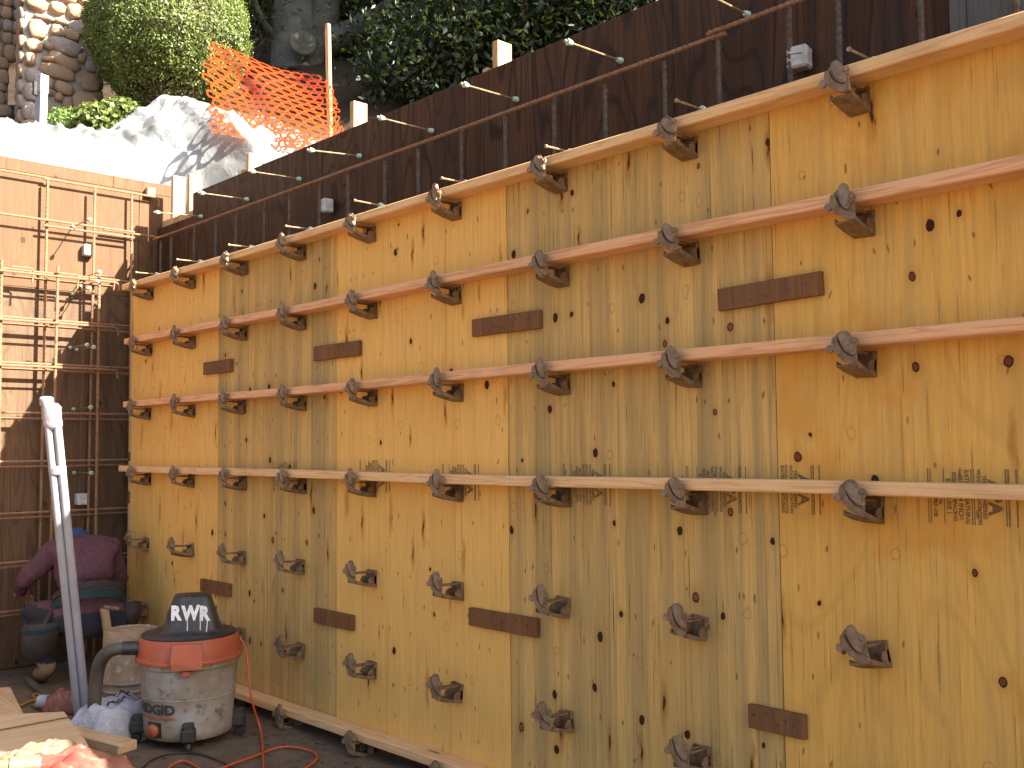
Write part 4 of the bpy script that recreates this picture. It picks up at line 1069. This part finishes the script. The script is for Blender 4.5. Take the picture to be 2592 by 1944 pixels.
core = MB().lathe([(.05, -.40), (.4, -.34), (.64, -.1), (.64, .25), (.45, .55), (.02, .70)], 20, c=tuple(BO)); core.build('inner_twigs', MAT['twig'], bush, smooth='full')
for i in range(16):
    a = random.uniform(0, 6.28); r = random.uniform(.25, .6)
    MB().tube(smooth_path([(.08*math.cos(a), .08*math.sin(a), -.05), (.2*r*math.cos(a)+.03, .3*r*math.sin(a), .22), (r*math.cos(a), r*math.sin(a), .5+.2*random.random())], 5), .012, 5).build('stem', MAT['twig'], bush, smooth='full')
# low bright ground plants at the foot of the pillar
for i, (x, y, d, r, lab) in enumerate(((150, 265, 10.2, .20, 'bright green feathery clump at the foot of the stone pillar'), (215, 262, 10.2, .24, 'leafy ground plant between the pillar and the round bush'), (262, 245, 10.3, .20, 'small broad-leaved plant under the round bush'))):
    p = Vector(map(float, at(x, y, d))); z0 = hill(p.x, p.y)
    t = thing('ground_plant', lab, 'plant', (p.x, p.y, z0)); n = 1300
    u = rng.normal(size=(n, 3)); u /= np.linalg.norm(u, axis=1, keepdims=True); rr = rng.uniform(.55, 1, size=(n, 1))
    C = u*rr*np.array([r, r*1.15, r*.8])+np.array([0, 0, p.z-z0])
    link('foliage', leaves_mesh(C, .035 if i == 0 else .06, .014 if i == 0 else .042, u, .8), MAT['weed_leaf'] if i == 0 else MAT['bush_leaf'], t)
    MB().tube([(0, 0, -.05), (.01, 0, (p.z-z0)*.6)], .02, 6).build('stem', MAT['twig'], t)

# ---- fieldstone pillar and wall
MAT['mortar'] = mottled('pale_mortar', (.29, .285, .25), (.215, .21, .18), 14, .95, 0, .6)
STN = [mottled('brown_fieldstone', (.30, .205, .13), (.225, .15, .095), 6, .85, 0, .4, (.42, .30, .22)), mottled('tan_fieldstone', (.35, .24, .155), (.275, .185, .12), 6, .85, 0, .4, (.26, .17, .12)), mottled('grey_fieldstone', (.29, .245, .215), (.21, .17, .15), 6, .85, 0, .4, (.36, .31, .27))]
def ico(seed):
    bm = bmesh.new(); bmesh.ops.create_icosphere(bm, subdivisions=3, radius=1.0)
    for v in bm.verts:
        u = v.co.normalized(); p = Vector([math.copysign(abs(c)**.72, c) for c in u])
        v.co = p*(1+.12*mnoise.noise(tuple(u*1.6+Vector((seed, 0, 0))))+.09*mnoise.noise(tuple(u*3.4+Vector((0, seed, 0))))+.035*mnoise.noise(tuple(u*9+Vector((0, 0, seed)))))
    me = bpy.data.meshes.new('stone'); bm.to_mesh(me); bm.free(); me.polygons.foreach_set('use_smooth', [True]*len(me.polygons)); return me
STM = []
for k in range(9):
    me = ico(k*3.7); me.materials.append(STN[(0, 1, 0, 2, 1, 0, 1, 0, 2)[k]]); STM.append(me)
PC = Vector(map(float, at(132, 335, 11.0))); PS = .205*11/2541/.97
pil = thing('stone_pillar', 'sunlit pillar of rounded brown fieldstones in pale mortar', 'pillar', (PC.x, PC.y, PC.z), 0)
pil.rotation_euler = (0, 0, math.radians(-14))            # local +x faces the sun and the camera, local +y is to the right
def stone(parent, zx, zy, w_, h_, ang=0.0, x0=0.0, ox=650, oy=1640, depth=.075, k=None):
    k = random.randrange(9) if k is None else k
    o = bpy.data.objects.new('stone', STM[k]); COL.objects.link(o); o.parent = parent
    o.location = (x0, (zx-ox)*PS, (oy-zy)*PS); o.rotation_euler = (math.radians(-ang), 0, 0)
    o.scale = (depth, w_*PS/2*1.02, h_*PS/2*1.02); return o
MB().box((-.55, (215-650)*PS, -.7), (0, (1065-650)*PS, 2.7), ch=.02).build('mortar_core', MAT['mortar'], pil)
ST = [(365,160,195,235,0),(430,15,230,70,0),(620,25,140,70,0),(830,60,255,185,0),(1015,35,105,95,0),(985,235,185,280,0),(575,140,135,150,0),(745,160,175,135,15),(680,315,365,200,10),(330,365,180,150,0),(660,500,370,150,22),(865,430,105,120,0),(985,480,185,200,0),(290,540,120,165,0),(490,350,120,90,30),(490,510,150,75,0),(590,640,395,180,8),(350,740,220,175,15),(955,710,215,215,0),(665,830,225,150,18),(520,800,70,130,0),(340,930,210,235,0),(910,975,300,295,5),(500,910,110,80,0),(610,950,90,110,0),(705,1020,120,175,0),(315,1165,195,225,5),(665,1260,195,255,0),(920,1260,270,275,0),(320,1395,220,255,0),(670,1520,200,250,0),(540,1420,80,130,0),(270,1575,180,80,0),(480,1130,110,130,0),(460,1560,150,130,0),(880,1530,220,200,0)]
for i, (a, b, c_, d_, e_) in enumerate(ST): stone(pil, a, b, c_, d_, e_, k=i % 9)
zt = -60
for rowi in range(9):                                       # the pillar goes on above the picture
    xx = 230
    while xx < 1030:
        w_ = random.randint(140, 270); w_ = min(w_, 1075-xx); stone(pil, xx+w_/2, zt-80, w_*.95, random.randint(140, 185), random.uniform(-8, 8)); xx += w_
    zt -= 170
for side_, yy in ((-1, (215-650)*PS), (1, (1065-650)*PS)):  # flanks
    for rowi in range(13):
        for q in range(3):
            o = bpy.data.objects.new('stone', STM[random.randrange(9)]); COL.objects.link(o); o.parent = pil
            o.location = (-.09-.18*q, yy, -.1+.165*rowi+random.uniform(-.02, .02)); o.scale = (.085, .05, .078)
sw = thing('stone_wall', 'fieldstone wall set back in shadow beside the stone pillar', 'wall', (PC.x, PC.y, PC.z)); sw.rotation_euler = (0, 0, math.radians(-14))
MB().box((-1.35, -1.32, -.7), (-1.05, (120-650)*PS*1.0, 2.7), ch=.02).build('mortar_core', MAT['mortar'], sw)
for (a, b, c_, d_) in ((50,90,170,190),(215,90,150,200),(70,240,240,150),(20,500,90,280),(130,420,140,180),(110,560,120,100),(60,700,200,180),(150,860,170,150),(20,880,140,170),(90,1040,220,180),(60,1230,240,180),(110,1420,230,190),(-120,120,180,180),(-130,330,220,190),(-120,560,200,200),(-140,800,220,210),(-120,1030,200,190),(-140,1260,220,200),(-120,1460,200,160)):
    stone(sw, a-80, b, c_*1.1, d_*1.1, 0, x0=-1.05)
for rowi in range(8):
    for q in range(5): stone(sw, -300+130*q+random.randint(-10, 10), -90-165*rowi, 135, 160, x0=-1.05)
for rowi in range(18):
    for q in range(4): stone(sw, -710+140*q+random.randint(-10, 10), 1500-165*rowi+random.randint(-12, 12), 140, 162, x0=-1.05)
# square fence post in front of the pillar
pp0 = Vector(map(float, at(87, 292, 10.0))); ppz = hill(pp0.x, pp0.y); tp_ = Vector(map(float, at(90, 160, 10.0)))
post = thing('metal_post', 'square pale grey metal post with a bracket, in front of the stone pillar', 'post', (pp0.x, pp0.y, ppz-.1)); post.rotation_euler = (0, .01, math.radians(20))
MB().box((-.042, -.042, 0), (.042, .042, tp_.z-ppz+.06), ch=.004).build('tube', MAT['conduit'], post)
MB().box((-.047, -.047, tp_.z-ppz-.08), (.047, .047, tp_.z-ppz+.10), ch=.004).build('sleeve', MAT['tape'], post)
MB().box((-.03, -.085, tp_.z-ppz-.12), (.0, -.043, tp_.z-ppz+.02), ch=.004).build('bracket', MAT['black_pl'], post)

# ---- big forked tree
def limb(P, r0, r1, n=10):
    Q = smooth_path(P, 8); m = len(Q)-1
    return Q, [r0+(r1-r0)*(i/m)**.8 for i in range(m+1)]
TB = Vector(map(float, at(650, 190, 14.0))); tz = hill(TB.x, TB.y)
tree = thing('forked_tree', 'thick forked tree trunk with a low limb reaching over the dark slope', 'tree', (TB.x, TB.y, tz))
W_ = lambda x, y, d: Vector(map(float, at(x, y, d)))-Vector(tree.location)
T0 = Vector((0, 0, -.3))
Q, R = limb([T0, W_(650, 150, 14), W_(645, 90, 14), W_(640, 20, 14.1), W_(636, -120, 14.3), W_(640, -330, 14.6), W_(655, -620, 15)], .52, .16); R[0] = .66
tr_ = MB().tube(Q, R, 16).build('trunk', MAT['bark'], tree, smooth='full')
Q, R = limb([W_(665, 120, 14.05), W_(695, 60, 14.0), W_(706, 0, 14.0), W_(712, -100, 14.1), W_(735, -320, 14.2), W_(760, -560, 14.3)], .26, .10); MB().tube(Q, R, 12).build('branch', MAT['bark'], tree, smooth='full')
Q, R = limb([W_(670, 125, 14.0), W_(735, 82, 13.9), W_(790, 55, 13.7), W_(835, 22, 13.5), W_(880, -40, 13.3), W_(960, -160, 13.0)], .22, .08); MB().tube(Q, R, 12).build('branch', MAT['bark'], tree, smooth='full')
Q, R = limb([W_(625, 105, 13.9), W_(595, 80, 13.8), W_(565, 40, 13.6), W_(545, -20, 13.4)], .07, .03); MB().tube(Q, R, 8).build('branch', MAT['bark'], tree, smooth='full')
MB().lathe([(.02, 0), (.17, .01), (.20, .03), (.16, .045), (.1, .03), (0, .03)], 14).build('branch_scar', MAT['bark'], tree, smooth='full').matrix_local = Matrix.Translation(W_(655, 95, 13.48)) @ (Vector((.9, -.4, .2)).to_track_quat('Z', 'Y').to_matrix().to_4x4())
def crown(centers, per, rad_, L, W, mat, parent, origin, flat=.7):
    C = []
    for c, k in centers:
        nl = int(per*k); g = rng.normal(size=(nl, 3))*np.array([1, 1, flat])*rad_*k
        C.append(g+np.array(tuple(Vector(c)-origin)))
    return link('crown', leaves_mesh(np.concatenate(C), L, W, None, droop=.3), mat, parent)
def cl_in(c, R3, n):
    out = []
    for i in range(n):
        u = Vector(rng.normal(size=3)).normalized()*(random.random()**.4); out.append((Vector(c)+Vector((u.x*R3[0], u.y*R3[1], u.z*R3[2])), random.uniform(.6, 1.25)))
    return out
ctr = [(Vector(map(float, at(x, y, d))), s_) for x, y, d, s_ in ((560, 20, 13.6, 1), (520, 60, 13.8, .8), (590, 55, 15, .8), (700, -60, 14, 1), (900, -30, 13.2, 1), (600, -60, 14, 1.1), (760, 45, 16.5, .6))]
ctr += cl_in((TB.x+.2, TB.y, tz+4.4), (2.4, 2.4, 1.3), 46)
crown(ctr, 190, .30, .085, .035, MAT['oak_leaf'], tree, Vector(tree.location))
# ---- laurels and oaks on the slope
spots = [(520, 30, 16.5, 1.6), (460, 0, 17, 1.8), (770, 10, 17.5, 1.2), (850, 85, 17.5, .9), (880, 20, 16.5, 1.3), (930, 30, 15.0, 1.4), (980, 70, 13.5, 1.2), (905, 165, 11.5, .5), (955, 150, 11.2, .7), (1010, 110, 11.0, .9), (1070, 60, 12.0, 1.1), (1130, 40, 11.0, 1.0), (1200, 30, 11.5, 1.2), (1280, 10, 11.0, 1.1), (1350, -20, 11.0, 1.2), (1430, -60, 11.0, 1.3), (680, -20, 18, 2.0), (600, 60, 18.5, 1.8), (350, -40, 17, 1.8), (240, -60, 16, 1.6), (1000, -80, 16, 2.0), (1180, -120, 15, 2.0), (860, -120, 17, 2.2)]
kinds = [('laurel_tree', 'glossy dark green laurel', 'laurel_leaf', .085, .028), ('oak_tree', 'dense dark evergreen oak', 'oak_leaf', .085, .045)]
where = ['behind the forked trunk', 'behind the round bush', 'right of the forked trunk', 'on the bare dark slope', 'under the low limb', 'beyond the low limb', 'above the bare slope', 'at the foot of the slope near the stud tops', 'low on the slope behind the back form', 'beside the tallest stud', 'above the tallest stud', 'just behind the back form', 'along the back form top', 'over the long tie row', 'near the far end of the back form', 'beyond the far end of the back form', 'high behind the forked trunk', 'deep in the shade left of the trunk', 'behind the top of the round bush', 'above the stone pillar corner', 'high above the slope', 'high beyond the back form', 'high over the low limb']
for i, (x, y, d, r) in enumerate(spots):
    p = Vector(map(float, at(x, y, d))); z0 = hill(p.x, p.y); kn = kinds[0 if i % 3 else 1]
    t = thing(kn[0], f'{kn[1]} {where[i]}', 'tree', (p.x, p.y, z0), group='evergreens on the hillside')
    h_ = max(.5, p.z-z0)
    Q, R = limb([(0, 0, -.2), (.1, .05, h_*.4), (.05, -.1, h_*.8), (.2, .1, h_+r*.5)], .05+.035*r, .02); MB().tube(Q, R, 7).build('trunk', MAT['twig'], t, smooth='full')
    for k in range(4):
        a = random.uniform(0, 6.28); MB().tube([(.08, 0, h_*.5), (r*.4*math.cos(a), r*.4*math.sin(a), h_*.8), (r*.8*math.cos(a), r*.8*math.sin(a), h_+random.uniform(-.2, .5)*r)], [.03, .022, .01], 5).build('branch', MAT['twig'], t)
    crown(cl_in(p, (r, r, r*.85), int(20+22*r*r)), 165, .20+.05*r, kn[3], kn[4], MAT[kn[2]], t, Vector(t.location))
# taller crowns added up the hill to shade the slope and the forked trunk
for i, (x, y, z, r) in enumerate(((.6, 6.9, 8.6, 1.7), (3.2, 8.4, 10.4, 2.0), (-2.4, 8.2, 9.4, 2.0), (5.8, 9.2, 11.0, 2.2), (-6.2, 9.5, 11.0, 2.4), (1.6, 10.8, 12.0, 2.6), (-9.5, 8.0, 11.5, 2.6), (-9.0, 4.2, 9.8, 2.0), (-2.0, 5.9, 10.0, 1.5), (-3.6, 5.3, 9.2, 1.0))):
    z0 = hill(x, y); t = thing('oak_tree', ['tall dark oak added to shade the bare slope', 'tall oak added for shade up the hill behind the tie row', 'tall oak behind the laurels', 'tall oak behind the far end of the back form', 'tall oak up the hill behind the bush', 'tallest oak on the hilltop', 'broad oak behind the stone wall', 'oak standing close behind the stone pillar', 'oak added to shade the forked trunk', 'small oak added for shade beside the forked trunk'][i], 'tree', (x, y, z0), group='evergreens on the hillside')
    Q, R = limb([(0, 0, -.3), (.1, .1, (z-z0)*.5), (0, .2, z-z0+r*.4)], .22, .06); MB().tube(Q, R, 9).build('trunk', MAT['bark'], t, smooth='full')
    crown(cl_in((x, y, z), (r, r, r*.8), int(26*r)), 150, .42, .16, .075, MAT['oak_leaf'], t, Vector(t.location))
